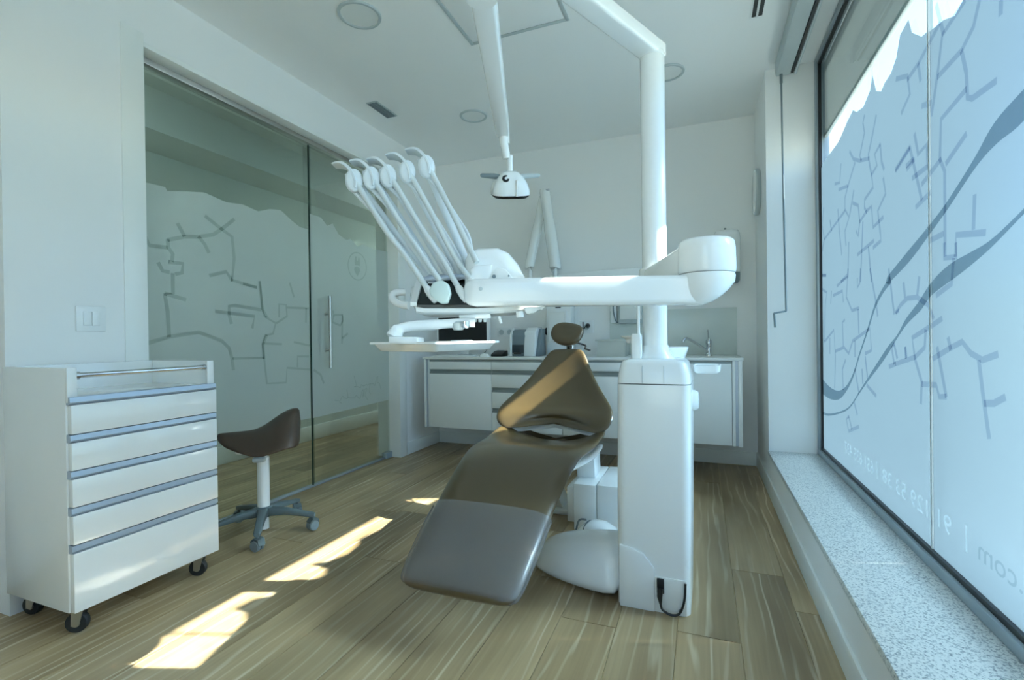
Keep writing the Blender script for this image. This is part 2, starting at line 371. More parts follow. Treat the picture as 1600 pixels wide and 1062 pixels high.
TORN = [(3.545, 2.085), (3.467, 2.10), (3.27, 2.10), (3.14, 2.10), (3.086, 2.11), (2.961, 2.14), (2.86, 2.155), (2.80, 2.12), (2.70, 2.10), (2.60, 2.13), (2.568, 2.185), (2.52, 2.09), (2.46, 2.06), (2.419, 2.075), (2.346, 2.08), (2.29, 2.11), (2.25, 2.175), (2.17, 2.185), (2.14, 2.12), (2.06, 2.06), (2.01, 2.05),
        (1.99, 2.04), (1.90, 2.02), (1.83, 1.99), (1.76, 2.01), (1.70, 2.07), (1.55, 2.11), (1.48, 2.06), (1.36, 2.05), (1.30, 2.12), (1.12, 2.14), (1.04, 2.08), (0.92, 2.05), (0.80, 2.11), (0.62, 2.13), (0.445, 2.09)]
for ya, yb in ((3.55, 2.010), (1.998, 0.445)):
    sbox('pane', [((X_W + 0.004, yb, 0.315), (X_W + 0.012, ya, Z_C - 0.04))], M_WINGLASS, 0, win)
    t = [(y, z) for y, z in TORN if yb - 0.005 <= y <= ya + 0.005]
    bm = new(); pts = [(ya, 0.326)] + [(ya, t[0][1])] + t + [(yb, t[-1][1]), (yb, 0.326)]
    bm.faces.new([bm.verts.new((X_W + 0.002, y, z)) for y, z in pts[::FILM_ORDER]])
    obj('frosted_film', bm, M_FILM, win, smooth=0, recalc=False)
for y in (2.004,):
    sbox('glass_joint', [((X_W - 0.002, y - 0.004, 0.315), (X_W + 0.012, y + 0.004, Z_C - 0.04))], M_LGREY, 0, win)

def strip(bm, pts, hw, dx, plane_x, w_list=None):
    """flat ribbon along a polyline of (y,z) points on the plane x = plane_x"""
    n = len(pts); A = []; B = []
    for i in range(n):
        a = V(pts[max(i - 1, 0)]); b = V(pts[min(i + 1, n - 1)]); d = (b - a)
        if d.length < 1e-6: d = V((1, 0))
        d.normalize(); nn = V((-d.y, d.x)); h = w_list[i] if w_list else hw
        p = V(pts[i])
        if i == 0: p = p - d * h * 0.25
        if i == n - 1: p = p + d * h * 0.25
        A.append(bm.verts.new((plane_x + dx, p.x + nn.x * h, p.y + nn.y * h))); B.append(bm.verts.new((plane_x + dx, p.x - nn.x * h, p.y - nn.y * h)))
    for i in range(n - 1): bm.faces.new((A[i], A[i + 1], B[i + 1], B[i]))
def tracer(ox, oy, s, x):
    def f(pts):
        out = []
        for p in pts:
            q = onx(ox + p[0] * s, oy + p[1] * s, x); out.append((q.y, q.z))
        return out
    return f
W3 = [[(330,0),(320,50),(330,110),(300,260),(310,290)],[(405,0),(380,130),(355,250),(360,300),(375,380),(385,460),(330,540),(330,590),(345,620)],[(235,230),(260,280),(300,290),(360,275)],[(270,300),(225,450),(165,475)],[(180,310),(172,430),(140,438)],[(225,450),(205,530),(205,600),(232,650),(205,740),(212,830)],[(262,480),(235,640)],[(255,560),(290,575),(300,680),(290,770),(278,740)],[(430,185),(395,250),(410,320),(375,380)],[(430,185),(440,300),(455,345)],[(450,400),(465,500),(415,610),(430,740),(435,800),(385,845)],[(300,680),(345,610),(375,580),(385,715),(450,650)],[(320,680),(305,1062)],[(390,800),(285,890)],[(355,840),(375,1062)],[(230,810),(225,1030),(180,1062)],[(75,790),(205,610)],[(70,590),(60,700),(75,790),(55,890)],[(160,600),(170,740),(185,890)],[(110,670),(120,740)],[(60,1022),(85,1022)],[(620,210),(530,355)],[(600,345),(650,280)]]
W4 = [[(225,0),(215,180),(250,265),(295,250)],[(220,40),(155,110)],[(60,40),(85,40)],[(305,0),(300,90),(285,120),(285,60)],[(365,0),(400,190),(415,300)],[(485,0),(520,285),(550,265)],[(60,130),(90,150),(80,230),(75,460)],[(120,140),(115,220)],[(130,170),(190,140),(195,210)],[(290,260),(295,410)],[(75,465),(135,390),(145,560),(140,760)],[(110,440),(110,540)],[(205,325),(190,340),(195,490)],[(145,525),(200,500),(230,540),(255,460),(365,380),(375,520),(335,540)],[(270,460),(270,560)],[(335,560),(350,690)],[(345,740),(405,810)],[(270,640),(295,790)],[(315,640),(320,730)],[(210,580),(190,640),(195,770)],[(265,850),(285,930)],[(230,940),(215,960),(230,1035),(295,1005)],[(230,940),(250,1020)],[(520,480),(505,500),(520,605)],[(520,480),(540,570)],[(590,500),(595,570)]]
W5 = [[(0,360),(25,320),(60,285),(110,280),(170,320),(195,390)],[(40,205),(48,280)],[(122,175),(112,265)],[(240,390),(190,425),(85,490),(100,600),(135,720),(130,830)],[(155,450),(150,540),(100,590),(0,625)],[(0,625),(-35,640)],[(50,540),(55,590)],[(135,730),(210,735),(225,795),(262,795)],[(215,540),(262,795)],[(190,600),(280,545),(345,510),(390,570),(450,605),(530,575)],[(272,490),(285,550)],[(432,610),(450,760),(485,1010)],[(460,830),(510,830),(568,798)],[(252,0),(252,75),(315,70),(312,0)],[(300,80),(290,210),(210,270)]]
W6 = [[(315,0),(220,145),(200,310),(175,480)],[(195,20),(225,140)],[(210,95),(120,265),(75,330)],[(28,328),(75,315),(85,390),(50,470)],[(120,265),(130,335)],[(375,0),(350,110),(300,210),(200,320)],[(300,210),(320,300),(325,405),(345,408),(445,335)],[(320,370),(215,495),(210,660),(230,710),(232,1062)],[(320,555),(235,680)],[(215,660),(135,765)],[(95,740),(160,690)],[(85,610),(135,830)],[(25,705),(85,610)],[(70,690),(100,660)],[(105,555),(120,640),(155,600),(160,690)],[(110,860),(170,800)],[(135,440),(175,425)],[(465,0),(463,60)],[(355,810),(350,950)],[(275,1062),(278,975),(400,965)],[(165,1000),(225,970)]]
bm = new(); kz = 0
for T, L_, hw in ((tracer(1270, 180, .2449, X_W), W3, .009), (tracer(1270, 420, .2449, X_W), W4, .009), (tracer(1400, 380, .3012, X_W), W5, .0095), (tracer(1390, 0, .3763, X_W), W6, .0095)):
    for pl_ in L_:
        strip(bm, T(pl_), hw, -0.0002 - 0.00001 * kz, X_W); kz += 1
obj('street_map_print', bm, M_STREET, win, smooth=0)
def river(px):
    pts = []; ws = []
    for x, y, h in px:
        q = onx(x, y, X_W); q2 = onx(x, y + h, X_W); pts.append((q.y, q.z)); ws.append(abs(q2.z - q.z))
    c = curve([(a, b, c_) for (a, b), c_ in zip(pts, ws)], 5)
    return [(p.x, p.y) for p in c], [max(p.z, 0.003) for p in c]
R4 = lambda x, y, h: (1270 + x * .2449, 420 + y * .2449, h * .2449)
RA = [R4(60, 745, 48), R4(110, 790, 38), R4(165, 805, 28), R4(215, 765, 16), R4(260, 680, 11), R4(300, 550, 10), R4(350, 400, 11), R4(400, 240, 14), R4(450, 140, 17), R4(500, 70, 22), (1388, 438, 6), (1421, 400, 9), (1454, 358, 7), (1482, 320, 6), (1525, 254, 8), (1558, 207, 18), (1600, 165, 24), (1680, 70, 14)]
RB = [R4(60, 915, 9), R4(105, 930, 7), R4(180, 915, 6), R4(240, 880, 6), R4(300, 790, 7), R4(360, 700, 11), R4(430, 600, 19), R4(490, 510, 20), R4(545, 430, 10), R4(600, 340, 19), R4(650, 280, 26), (1440, 476, 8), (1454, 455, 9), (1472, 437, 12), (1493, 421, 13), (1520, 403, 10), (1551, 380, 6), (1600, 332, 4), (1680, 250, 4)]
for q, px in enumerate((RA, RB)):
    bm = new(); pts, ws = river(px); strip(bm, pts, 0, -0.002 - q * 0.0008, X_W, ws); obj('river_print', bm, M_RIVER, win, smooth=0)
def text(parent, body, y0, y1, z, size, m, x):
    cu = bpy.data.curves.new('lettering', 'FONT'); cu.body = body; cu.size = size; cu.resolution_u = 3
    tmp = bpy.data.objects.new('lettering_source', cu); C.objects.link(tmp)
    bpy.context.view_layer.update()
    me = bpy.data.meshes.new_from_object(tmp.evaluated_get(bpy.context.evaluated_depsgraph_get()))
    bpy.data.objects.remove(tmp); bpy.data.curves.remove(cu)
    xs = [v.co.x for v in me.vertices]; a, b = min(xs), max(xs); s = (y1 - y0) / (b - a)
    for v in me.vertices: v.co = V((0, (v.co.x - a) * s, v.co.y))
    return link_mesh('lettering', me, m, parent, (x, y0, z))
text(win, 'las.com', 1.40, 1.705, 0.422, 0.085, M_TEXTG, X_W - 0.004)
text(win, '|', 1.765, 1.775, 0.432, 0.085, M_TEXT, X_W - 0.004)
text(win, '91 129 53 38', 1.86, 2.46, 0.422, 0.085, M_TEXT, X_W - 0.004)
text(win, '|', 2.525, 2.535, 0.432, 0.085, M_TEXT, X_W - 0.004)
text(win, '651 635 437', 2.58, 3.04, 0.418, 0.085, M_TEXT, X_W - 0.004)

ob = thing('exterior_blind', 'grey blind half lowered behind the top of the frosted window', 'blind', (0.74, 1.25, 2.277))
sbox('blind_fabric', [((0.737, 0.43, 2.300), (0.743, 3.555, 2.75))], M_BLIND, 0, ob)
sbox('bottom_bar', [((0.730, 0.43, 2.277), (0.750, 3.555, 2.301))], M_LGREY, 0.004, ob)

# ---------------------------------------------------------------- glass door
door = thing('door_1', 'frosted glass sliding door with etched street map and steel pull', None, (X_G, 2.6, 0), kind=S)
SEAM = 2.70
g1 = sbox('fixed_panel', [((X_G - 0.02, 1.52, 0.012), (X_G - 0.01, SEAM + 0.02, LINT + 0.06))], M_DOORGLASS, 0, door)
g2 = sbox('sliding_panel', [((X_G - 0.004, SEAM - 0.01, 0.012), (X_G + 0.006, 3.66, LINT + 0.06))], M_DOORGLASS, 0, door)
sbox('panel_edge', [((X_G - 0.005, SEAM - 0.013, 0.012), (X_G + 0.007, SEAM - 0.009, LINT))], mat('green_glass_edge', (40, 62, 56), 0.2), 0, g2)
sbox('top_rail', [((X_G - 0.03, 1.52, LINT - 0.035), (X_G + 0.03, 3.62, LINT + 0.02))], M_STEEL, 0.003, door)
sbox('floor_track', [((X_G - 0.03, 1.53, 0), (X_G + 0.012, 3.6, 0.012))], M_ALU, 0.002, door)
sbox('floor_pivot', [((X_G - 0.02, 3.52, 0.0), (X_G + 0.03, 3.62, 0.05))], M_FRAME, 0.004, door)
def film(pts, x, par):
    bm = new(); bm.faces.new([bm.verts.new((x, y, z)) for y, z in pts]); return obj('frosted_film', bm, M_DOORFILM, par, smooth=0)
film([(1.525, 0.50), (1.525, 1.855), (1.70, 1.86), (1.71, 1.842), (1.80, 1.865), (1.912, 1.891), (2.05, 1.87), (2.16, 1.885), (2.271, 1.869), (2.36, 1.905), (2.448, 1.919), (2.54, 1.87), (2.613, 1.84), (2.685, 1.84), (2.685, 0.49)], X_G - 0.008, g1)
film([(2.69, 0.49), (2.69, 1.95), (2.797, 1.947), (2.86, 1.90), (2.92, 1.93), (2.98, 1.86), (3.069, 1.832), (3.12, 1.85), (3.20, 1.80), (3.261, 1.83), (3.40, 1.815), (3.62, 1.827), (3.62, 0.51)], X_G + 0.008, g2)
DL1 = [[(30,220),(60,280),(180,295)],[(185,240),(190,295),(220,340),(215,390),(190,395),(290,405),(285,470),(240,478)],[(120,400),(150,455),(195,465)],[(220,475),(222,610),(165,615),(185,740),(195,910)],[(165,612),(310,655)],[(185,242),(300,220),(400,220),(500,205),(555,170),(645,100)],[(255,130),(300,215)],[(400,220),(440,270),(470,330)],[(445,78),(555,165),(630,220),(645,370),(630,520),(800,570)],[(475,488),(590,462),(630,525)],[(50,955),(200,910),(400,880),(560,940),(610,990),(630,1062),(640,1140)],[(515,735),(785,770),(770,850)],[(625,820),(610,760),(610,700),(650,695),(830,725)],[(820,530),(840,720),(870,775)],[(870,900),(845,960),(850,1062)]]
DL2 = [[(0,415),(75,435)],[(95,400),(110,560),(120,600),(185,640),(170,700),(125,710),(110,760),(135,985),(245,980),(250,895),(380,905)],[(-60,842),(0,840),(115,838)],[(115,755),(220,760)],[(265,410),(290,490)],[(205,605),(205,530),(245,535),(250,600),(190,640)],[(250,550),(375,555)],[(360,555),(358,635)],[(290,748),(380,768)],[(375,830),(310,830),(310,890)]]
DL3 = [[(195,220),(200,250),(265,250),(270,290),(250,330),(190,305),(200,255)],[(265,250),(262,465)],[(265,425),(305,390)],[(50,665),(100,700),(125,765)]]
bm = new(); kz = 0
for T, L_, hw in ((tracer(220, 320, .226, X_G - 0.006), DL1, .0105), (tracer(380, 330, .2731, X_G - 0.006), DL2, .0075)):
    for pl_ in L_: strip(bm, T(pl_), hw, 0.0006 + kz * 0.00002, X_G - 0.006); kz += 1
obj('street_map_print', bm, M_DOORLINE, g1, smooth=0)
bm = new()
for i, pl_ in enumerate(DL3): strip(bm, tracer(480, 440, .2072, X_G + 0.01)(pl_), .009, 0.0004 + i * 0.00005, X_G + 0.01)
obj('street_map_print', bm, M_DOORLINE, g2, smooth=0)
SIG = [[(470,240),(500,370),(470,390),(520,390),(560,400),(570,360),(600,380),(640,360),(660,370),(690,350),(680,440),(700,490)],[(690,350),(740,350),(760,370),(780,270),(800,250),(790,330),(820,340),(840,420)],[(370,430),(385,540),(340,545),(310,520),(290,560),(270,600),(300,615)],[(200,575),(260,580)],[(385,540),(440,545),(480,540),(500,510),(550,550),(580,450),(600,440),(590,540),(620,430),(650,420),(620,500),(660,570)]]
bm = new()
for i, pl_ in enumerate(SIG):
    c = [(p.x, p.y) for p in curve([(a, b, 0) for a, b in pl_], 4)]
    strip(bm, tracer(500, 560, .113, X_G + 0.01)(c), .0035, 0.0004 + i * 0.00005, X_G + 0.01)
obj('signature_print', bm, M_DOORLINE, g2, smooth=0)
bm = new(); T = tracer(530, 380, .06593, X_G + 0.01)
ring = [(425 + 215 * math.cos(a) + 25 * math.sin(a), 545 + 325 * math.sin(a)) for a in [2 * PI * i / 40 for i in range(41)]]
strip(bm, T(ring), .005, 0.0006, X_G + 0.01)
for poly in ([(375, 310), (405, 310), (415, 410), (440, 410), (455, 325), (475, 345), (490, 440), (490, 540), (430, 520), (375, 520), (360, 430)], [(365, 560), (430, 550), (480, 590), (500, 650), (430, 785), (370, 680), (350, 620)]):
    bm.faces.new([bm.verts.new((X_G + 0.0108, y, z)) for y, z in T(poly)])
obj('emblem_print', bm, M_DOORLINE, g2, smooth=0)
bm = new(); hx, hy = X_G + 0.05, 2.83
tube(bm, [(hx, hy, 0.84), (hx, hy, 1.372)], 0.0115, 14)
pull = obj('pull_handle', bm, M_STEEL, g2)
for z in (0.972, 1.238):
    bm = new(); tube(bm, [(X_G + 0.006, hy, z), (hx, hy, z)], 0.007, 10); lathe(bm, [(0.014, 0), (0.014, 0.006)], (X_G + 0.006, hy, z), (1, 0, 0), 14)
    obj('standoff', bm, M_STEEL, pull)
bm = new(); tube(bm, [(X_G - 0.055, hy, 0.84), (X_G - 0.055, hy, 1.372)], 0.0115, 14)
for z in (0.972, 1.238): tube(bm, [(X_G - 0.004, hy, z), (X_G - 0.055, hy, z)], 0.007, 8)
obj('pull_handle', bm, M_STEEL, g2)

# ---------------------------------------------------------------- ceiling fittings
for lab, x, y, r in (('round recessed downlight in the ceiling nearest the glass door top edge', -1.69, 2.13, 0.115), ('round recessed downlight in the ceiling left of the lamp arm', -1.645, 3.43, 0.108), ('round recessed downlight half hidden behind the white pole', -0.19, 3.37, 0.108)):
    t = thing('downlight', lab, 'downlight', (x, y, Z_C - 0.012), 'recessed ceiling downlights')
    bm = new(); secs = []
    for rr, z in ((r - 0.018, -0.002), (r - 0.016, -0.010), (r - 0.004, -0.010), (r, -0.004), (r, 0)):
        secs.append([V((x + rr * math.cos(2 * PI * k / 40), y + rr * math.sin(2 * PI * k / 40), Z_C + z)) for k in range(40)])
    loft(bm, secs, cap=False); obj('ring', bm, M_LGREY, t)
    bm = new(); lathe(bm, [(r - 0.017, -0.003), (r - 0.017, -0.0005)], (x, y, Z_C), n=40); obj('diffuser', bm, M_PLAST2, t)
t = thing('air_vent', 'small grey air vent in the ceiling beside the glass door', 'vent', (-2.235, 3.065, Z_C - 0.01))
sbox('vent_frame', [((-2.282, 2.935, Z_C - 0.006), (-2.188, 3.195, Z_C - 0.0005))], M_LGREY, 0.002, t)
for i in range(5): sbox('slat', [((-2.274 + i * 0.0165, 2.945, Z_C - 0.011), (-2.264 + i * 0.0165, 3.185, Z_C - 0.006))], M_GREY, 0, t)
t = thing('slot_diffuser', 'black double slot air diffuser in the ceiling near the window', 'vent', (0.3, 2.5, Z_C - 0.01))
sbox('diffuser_frame', [((0.262, 2.0, Z_C - 0.005), (0.338, 2.975, Z_C - 0.0005))], M_CEIL, 0.002, t)
for x in (0.274, 0.306): sbox('slot', [((x, 2.01, Z_C - 0.0065), (x + 0.02, 2.96, Z_C - 0.005))], M_BLACK, 0, t)
t = thing('access_panel', 'square white access panel set into the ceiling behind lamp arm', 'ceiling panel', (-0.955, 2.3, Z_C - 0.005))
sbox('panel_frame', [((-1.255, 1.98, Z_C - 0.007), (-1.235, 2.60, Z_C - 0.0005)), ((-0.675, 1.98, Z_C - 0.007), (-0.655, 2.60, Z_C - 0.0005)), ((-1.235, 1.98, Z_C - 0.007), (-0.675, 2.0, Z_C - 0.0005)), ((-1.235, 2.58, Z_C - 0.007), (-0.675, 2.60, Z_C - 0.0005))], M_LGREY, 0.002, t)
sbox('panel', [((-1.23, 2.005, Z_C - 0.004), (-0.68, 2.575, Z_C - 0.0005))], M_CEIL, 0.001, t)

# blind cassette and crank by the window
t = thing('blind_cassette', 'grey roller blind cassette under the ceiling by the window', 'blind', (0.51, 1.2, 2.67))
sbox('cassette', [((0.455, 0.45, 2.685), (0.54, 3.50, Z_C - 0.001))], M_LGREY, 0.012, t)
sbox('fabric_slot', [((0.542, 0.45, 2.69), (0.556, 3.49, Z_C - 0.002))], M_BLACK, 0, t)
sbox('back_profile', [((0.558, 0.45, 2.68), (0.572, 3.495, Z_C - 0.001))], M_LGREY, 0.002, t)
bm = new(); tube(bm, [(0.485, 3.47, 2.686), (0.485, 3.47, 2.63)], 0.009, 8); obj('crank_joint', bm, M_GREY, t)
bm = new(); tube(bm, [(0.485, 3.47, 2.64), (0.487, 3.44, 1.9), (0.49, 3.40, 1.19)], 0.0055, 8)
tube(bm, [(0.49, 3.40, 1.19), (0.42, 3.37, 1.178)], 0.0055, 8); tube(bm, [(0.42, 3.37, 1.178), (0.424, 3.36, 1.09)], 0.006, 8)
obj('crank_rod', bm, M_GREY, t)

# light switch
t = thing('light_switch', 'white double rocker light switch on the wall above the cart', 'switch', (X_L, 1.295, 1.155))
sbox('cover_plate', [((X_L + 0.0005, 1.24, 1.10), (X_L + 0.009, 1.35, 1.21))], M_PLASTIC, 0.003, t)
sbox('rocker', [((X_L + 0.009, 1.264, 1.124), (X_L + 0.014, 1.294, 1.186))], M_PLASTIC, 0.0015, t)
sbox('rocker', [((X_L + 0.009, 1.296, 1.124), (X_L + 0.014, 1.326, 1.186))], M_PLASTIC, 0.0015, t)

# ================================================================ drawer cart
t = thing('drawer_cart', 'white five-drawer wheeled cart against the left wall', 'cart', (-2.29, 1.275, 0))
cx0, cx1, cy0, cy1 = -2.475, -2.075, 1.0, 1.545
sbox('side_panel', [((cx0, cy0, 0.10), (cx1, cy0 + 0.018, 0.962))], M_LAC, 0.0015, t)
sbox('side_panel', [((cx0, cy1 - 0.018, 0.10), (cx1, cy1, 0.962))], M_LAC, 0.0015, t)
sbox('back_panel', [((cx0, cy0 + 0.018, 0.10), (cx0 + 0.018, cy1 - 0.018, 0.962))], M_LAC, 0.0015, t)
sbox('front_rail_post', [((cx1, cy0, 0.84), (cx1 + 0.012, cy0 + 0.03, 0.9625))], M_LAC, 0.0015, t)
sbox('front_rail_post', [((cx1, cy1 - 0.03, 0.84), (cx1 + 0.012, cy1, 0.9625))], M_LAC, 0.0015, t)
sbox('top_shelf', [((cx0 + 0.018, cy0 + 0.018, 0.838), (cx1, cy1 - 0.018, 0.856))], M_LAC, 0.001, t)
sbox('carcass', [((cx0 + 0.018, cy0 + 0.018, 0.10), (cx1 - 0.004, cy1 - 0.018, 0.838))], M_LAC, 0, t)
bm = new(); tube(bm, [(cx1 - 0.004, cy0 + 0.031, 0.934), (cx1 - 0.004, cy1 - 0.031, 0.934)], 0.0095, 14)
rail = obj('rail_bar', bm, M_CHROME, t)
for y in (cy0 + 0.031, cy1 - 0.043):
    bm = new(); tube(bm, [(cx1 - 0.004, y, 0.934), (cx1 - 0.004, y + 0.012, 0.934)], 0.014, 14); obj('end_cap', bm, M_CHROME, rail)
zs = [0.845, 0.712, 0.584, 0.455, 0.323]
for i, z in enumerate(zs):
    lo = zs[i + 1] + 0.017 if i < 4 else 0.10
    d = sbox('drawer', [((cx1 - 0.003, cy0 + 0.006, lo), (cx1 + 0.022, cy1 + 0.004, z - 0.014))], M_LAC, 0.0015, t)
    bm = new(); prism(bm, [(cx1 - 0.003, cy0 + 0.002, z - 0.013), (cx1 + 0.014, cy0 + 0.002, z - 0.013), (cx1 + 0.024, cy0 + 0.002, z - 0.004), (cx1 + 0.022, cy0 + 0.002, z + 0.014), (cx1 - 0.003, cy0 + 0.002, z + 0.016)], (0, cy1 - cy0, 0))
    obj('handle_strip', bm, M_ALU, d, smooth=30)
def caster(parent, x, y, r, h, wdt, ang, mw, mf):
    """swivel caster: wheel touching the floor at (x,y), fork and plate above"""
    M = Matrix.Translation((x, y, 0)) @ Matrix.Rotation(ang, 4, 'Z')
    bm = new(); lathe(bm, [(r * 0.55, -wdt / 2), (r * 0.93, -wdt / 2), (r, -wdt / 3), (r, wdt / 3), (r * 0.93, wdt / 2), (r * 0.55, wdt / 2)], (0, 0, r), (0, 1, 0), 20)
    bmesh.ops.transform(bm, matrix=M, verts=bm.verts); wh = obj('wheel', bm, mw, None)
    bm = new(); lathe(bm, [(r * 0.4, -wdt / 2 - 0.002), (r * 0.4, wdt / 2 + 0.002)], (0, 0, r), (0, 1, 0), 14)
    bmesh.ops.transform(bm, matrix=M, verts=bm.verts)
    bm2 = new()
    for s in (-1, 1): prism(bm2, [(-0.012, s * (wdt / 2 + 0.003), r - 0.008), (0.012, s * (wdt / 2 + 0.003), r - 0.008), (0.03, s * (wdt / 2 + 0.003), h - 0.006), (-0.01, s * (wdt / 2 + 0.003), h - 0.006)], (0, s * 0.003, 0))
    box(bm2, (-0.012, -wdt / 2 - 0.006, h - 0.008), (0.034, wdt / 2 + 0.006, h))
    bmesh.ops.transform(bm2, matrix=M, verts=bm2.verts); fk = obj('caster', bm2, mf, parent, smooth=30)
    wh.parent = fk; wh.location = WL[wh] - WL[fk]
    hb = obj('hub', bm, mf, fk)
for x, y, a in ((-2.125, 1.05, 0.6), (-2.115, 1.495, 0.5), (-2.43, 1.06, 0.3), (-2.43, 1.49, 0.8)): caster(t, x, y, 0.036, 0.10, 0.026, a, M_RUBBER, M_STEEL)

# ================================================================ saddle stool
sx, sy = -2.25, 1.965
t = thing('saddle_stool', 'dark brown saddle stool on white post with slate five-star base', 'stool', (sx, sy, 0))
ax = (E1 * math.cos(0.42) + E2 * math.sin(0.42)); ac = ax.cross(UP)       # ac points towards the near side
bm = new(); secs = []
NU, NV = 15, 17
def saddle(u, v):
    hw = 0.075 + 0.135 * min(1, max(0, (u + 1) / 1.4)) ** 1.2
    hw *= (math.sqrt(max(0.0, 1 - abs(u) ** 5)) * 0.9 + 0.1) if u < 0 else (math.sqrt(max(0.0, 1 - u ** 7)) * 0.6 + 0.4)
    z = 0.562 + 0.108 * (1 - math.cos(PI * min(1, max(0, u + 0.25) / 1.15))) / 2 - 0.004 * max(0, -u)
    droop = 0.03 + 0.105 * (u + 1) ** 0.9 * 0.85
    return V((sx, sy, 0)) + ax * (-0.012 + 0.205 * u) + ac * (hw * v) + UP * (z - droop * abs(v) ** 2.0)
for i in range(NU):
    u = -1 + 2 * i / (NU - 1)
    top = [saddle(u, -1 + 2 * j / (NV - 1)) for j in range(NV)]
    th = 0.055 * math.sqrt(max(0.02, 1 - abs(u) ** 4))
    bot = [p - UP * th * math.sqrt(max(0.05, 1 - abs(-1 + 2 * j / (NV - 1)) ** 4)) for j, p in enumerate(top)]
    secs.append(top + bot[::-1])
loft(bm, secs); obj('seat', bm, M_SADDLE, t, smooth=80, sub=1)
bm = new(); tube(bm, [(sx, sy, 0.018), (sx, sy, 0.115)], 0.026, 20); tube(bm, [(sx, sy, 0.14), (sx, sy, 0.41)], 0.0315, 24); tube(bm, [(sx, sy, 0.41), (sx, sy, 0.475)], 0.022, 18)
obj('gas_post', bm, M_PLASTIC, t)
bm = new(); M = frame(V((sx, sy, 0)), ax, ac, UP)
prism(bm, [M @ V(p) for p in ((-0.13, -0.05, 0.52), (0.08, -0.05, 0.51), (0.12, -0.05, 0.485), (0.02, -0.05, 0.465), (-0.10, -0.05, 0.44), (-0.13, -0.05, 0.45))], ac * 0.10, 0.006, 2, True)
mech = obj('tilt_mechanism', bm, M_PLAST2, t)
bm = new(); tube(bm, [M @ V(p) for p in ((-0.06, 0.05, 0.47), (-0.05, 0.075, 0.455), (-0.03, 0.10, 0.435))], 0.007, 8); obj('lever_rod', bm, M_STEEL, mech)
bm = new(); box(bm, (-0.045, 0.085, 0.405), (0.02, 0.115, 0.435), 0.012, 3, M); obj('lever_paddle', bm, M_LGREY, mech)
bm = new(); lathe(bm, [(0.036, 0.085), (0.044, 0.10), (0.044, 0.135), (0.036, 0.142)], (sx, sy, 0)); obj('base_hub', bm, M_BASEARM, t)
for k in range(5):
    a = math.radians(24 + 72 * k); d = V((math.cos(a), math.sin(a), 0)); o = V((sx, sy, 0))
    bm = new(); s = d.cross(UP)
    loft(bm, [[o + d * r + s * w_ * x + UP * (z + h_ * y) for x, y in rrect(1, 1, 0.4, 2)] for r, w_, z, h_ in ((0.03, 0.026, 0.113, 0.024), (0.12, 0.021, 0.110, 0.017), (0.21, 0.018, 0.094, 0.012), (0.262, 0.017, 0.086, 0.011), (0.275, 0.012, 0.083, 0.009))])
    arm = obj('base_arm', bm, M_BASEARM, t, smooth=50)
    c = o + d * 0.262
    M2 = Matrix.Translation(c) @ Matrix.Rotation(a + 0.9, 4, 'Z')
    bm = new()
    for sgn in (-1, 1): lathe(bm, [(0.012, sgn * 0.004), (0.026, sgn * 0.004), (0.028, sgn * 0.009), (0.028, sgn * 0.018), (0.024, sgn * 0.023), (0.010, sgn * 0.024)], (0, 0, 0.028), (0, 1, 0), 18)
    bmesh.ops.transform(bm, matrix=M2, verts=bm.verts); obj('twin_wheel', bm, M_GREY, arm)
    bm = new(); prism(bm, [(-0.02, -0.021, 0.04), (0.0, -0.021, 0.058), (0.022, -0.021, 0.05), (0.03, -0.021, 0.03), (0.024, -0.021, 0.062), (-0.005, -0.021, 0.068), (-0.024, -0.021, 0.052)], (0, 0.042, 0)); lathe(bm, [(0.008, 0.06), (0.008, 0.085)], (0, 0, 0), n=10)
    bmesh.ops.transform(bm, matrix=M2, verts=bm.verts); obj('caster_hood', bm, M_BASEARM, arm, smooth=40)

# ================================================================ wall cabinets and worktop
YF = 3.75; ZT, ZB = 0.862, 0.257
def cabinet(label, x0, x1, fronts, open_right=False):
    t = thing('wall_cabinet', label, 'cabinet', ((x0 + x1) / 2, 4.02, ZB), 'floating white wall cabinets')
    sbox('body', [((x0 + 0.0005, YF + 0.022, ZB), (x1 - 0.0005, Y_B - 0.001, ZT))], M_LAC, 0, t)
    for kind, z0, z1 in fronts:
        f = sbox(kind, [((x0 + 0.002, YF, z0), (x1 - 0.002, YF + 0.02, z1))], M_LAC, 0.0015, t)
        if z1 < 0.84 or True:
            top = z1 + 0.016
            sbox('finger_channel', [((x0 + 0.002, YF + 0.004, z1), (x1 - 0.002, YF + 0.022, top)), ], M_GOLA, 0, f)
            if z1 < 0.84: sbox('finger_groove', [((x0 + 0.002, YF + 0.016, top), (x1 - 0.002, YF + 0.022, top + 0.022))], M_GOLA, 0, f)
    return t
cabinet('floating white cabinet with one drawer over a door, nearest the glass door', -2.27, -1.664, (('drawer', 0.776, 0.842), ('door', 0.26, 0.735)))
cabinet('floating white cabinet with four stacked drawers, left of the dental chair', -1.664, -1.045, (('drawer', 0.776, 0.842), ('drawer', 0.627, 0.735), ('drawer', 0.452, 0.586), ('drawer', 0.26, 0.412)))
cabinet('floating white cabinet mostly hidden behind the chair backrest', -1.045, -0.43, (('drawer', 0.776, 0.842), ('door', 0.26, 0.735)))
cabinet('floating white sink cabinet with one tall door, nearest the window', -0.43, 0.20, (('door', 0.26, 0.842),))
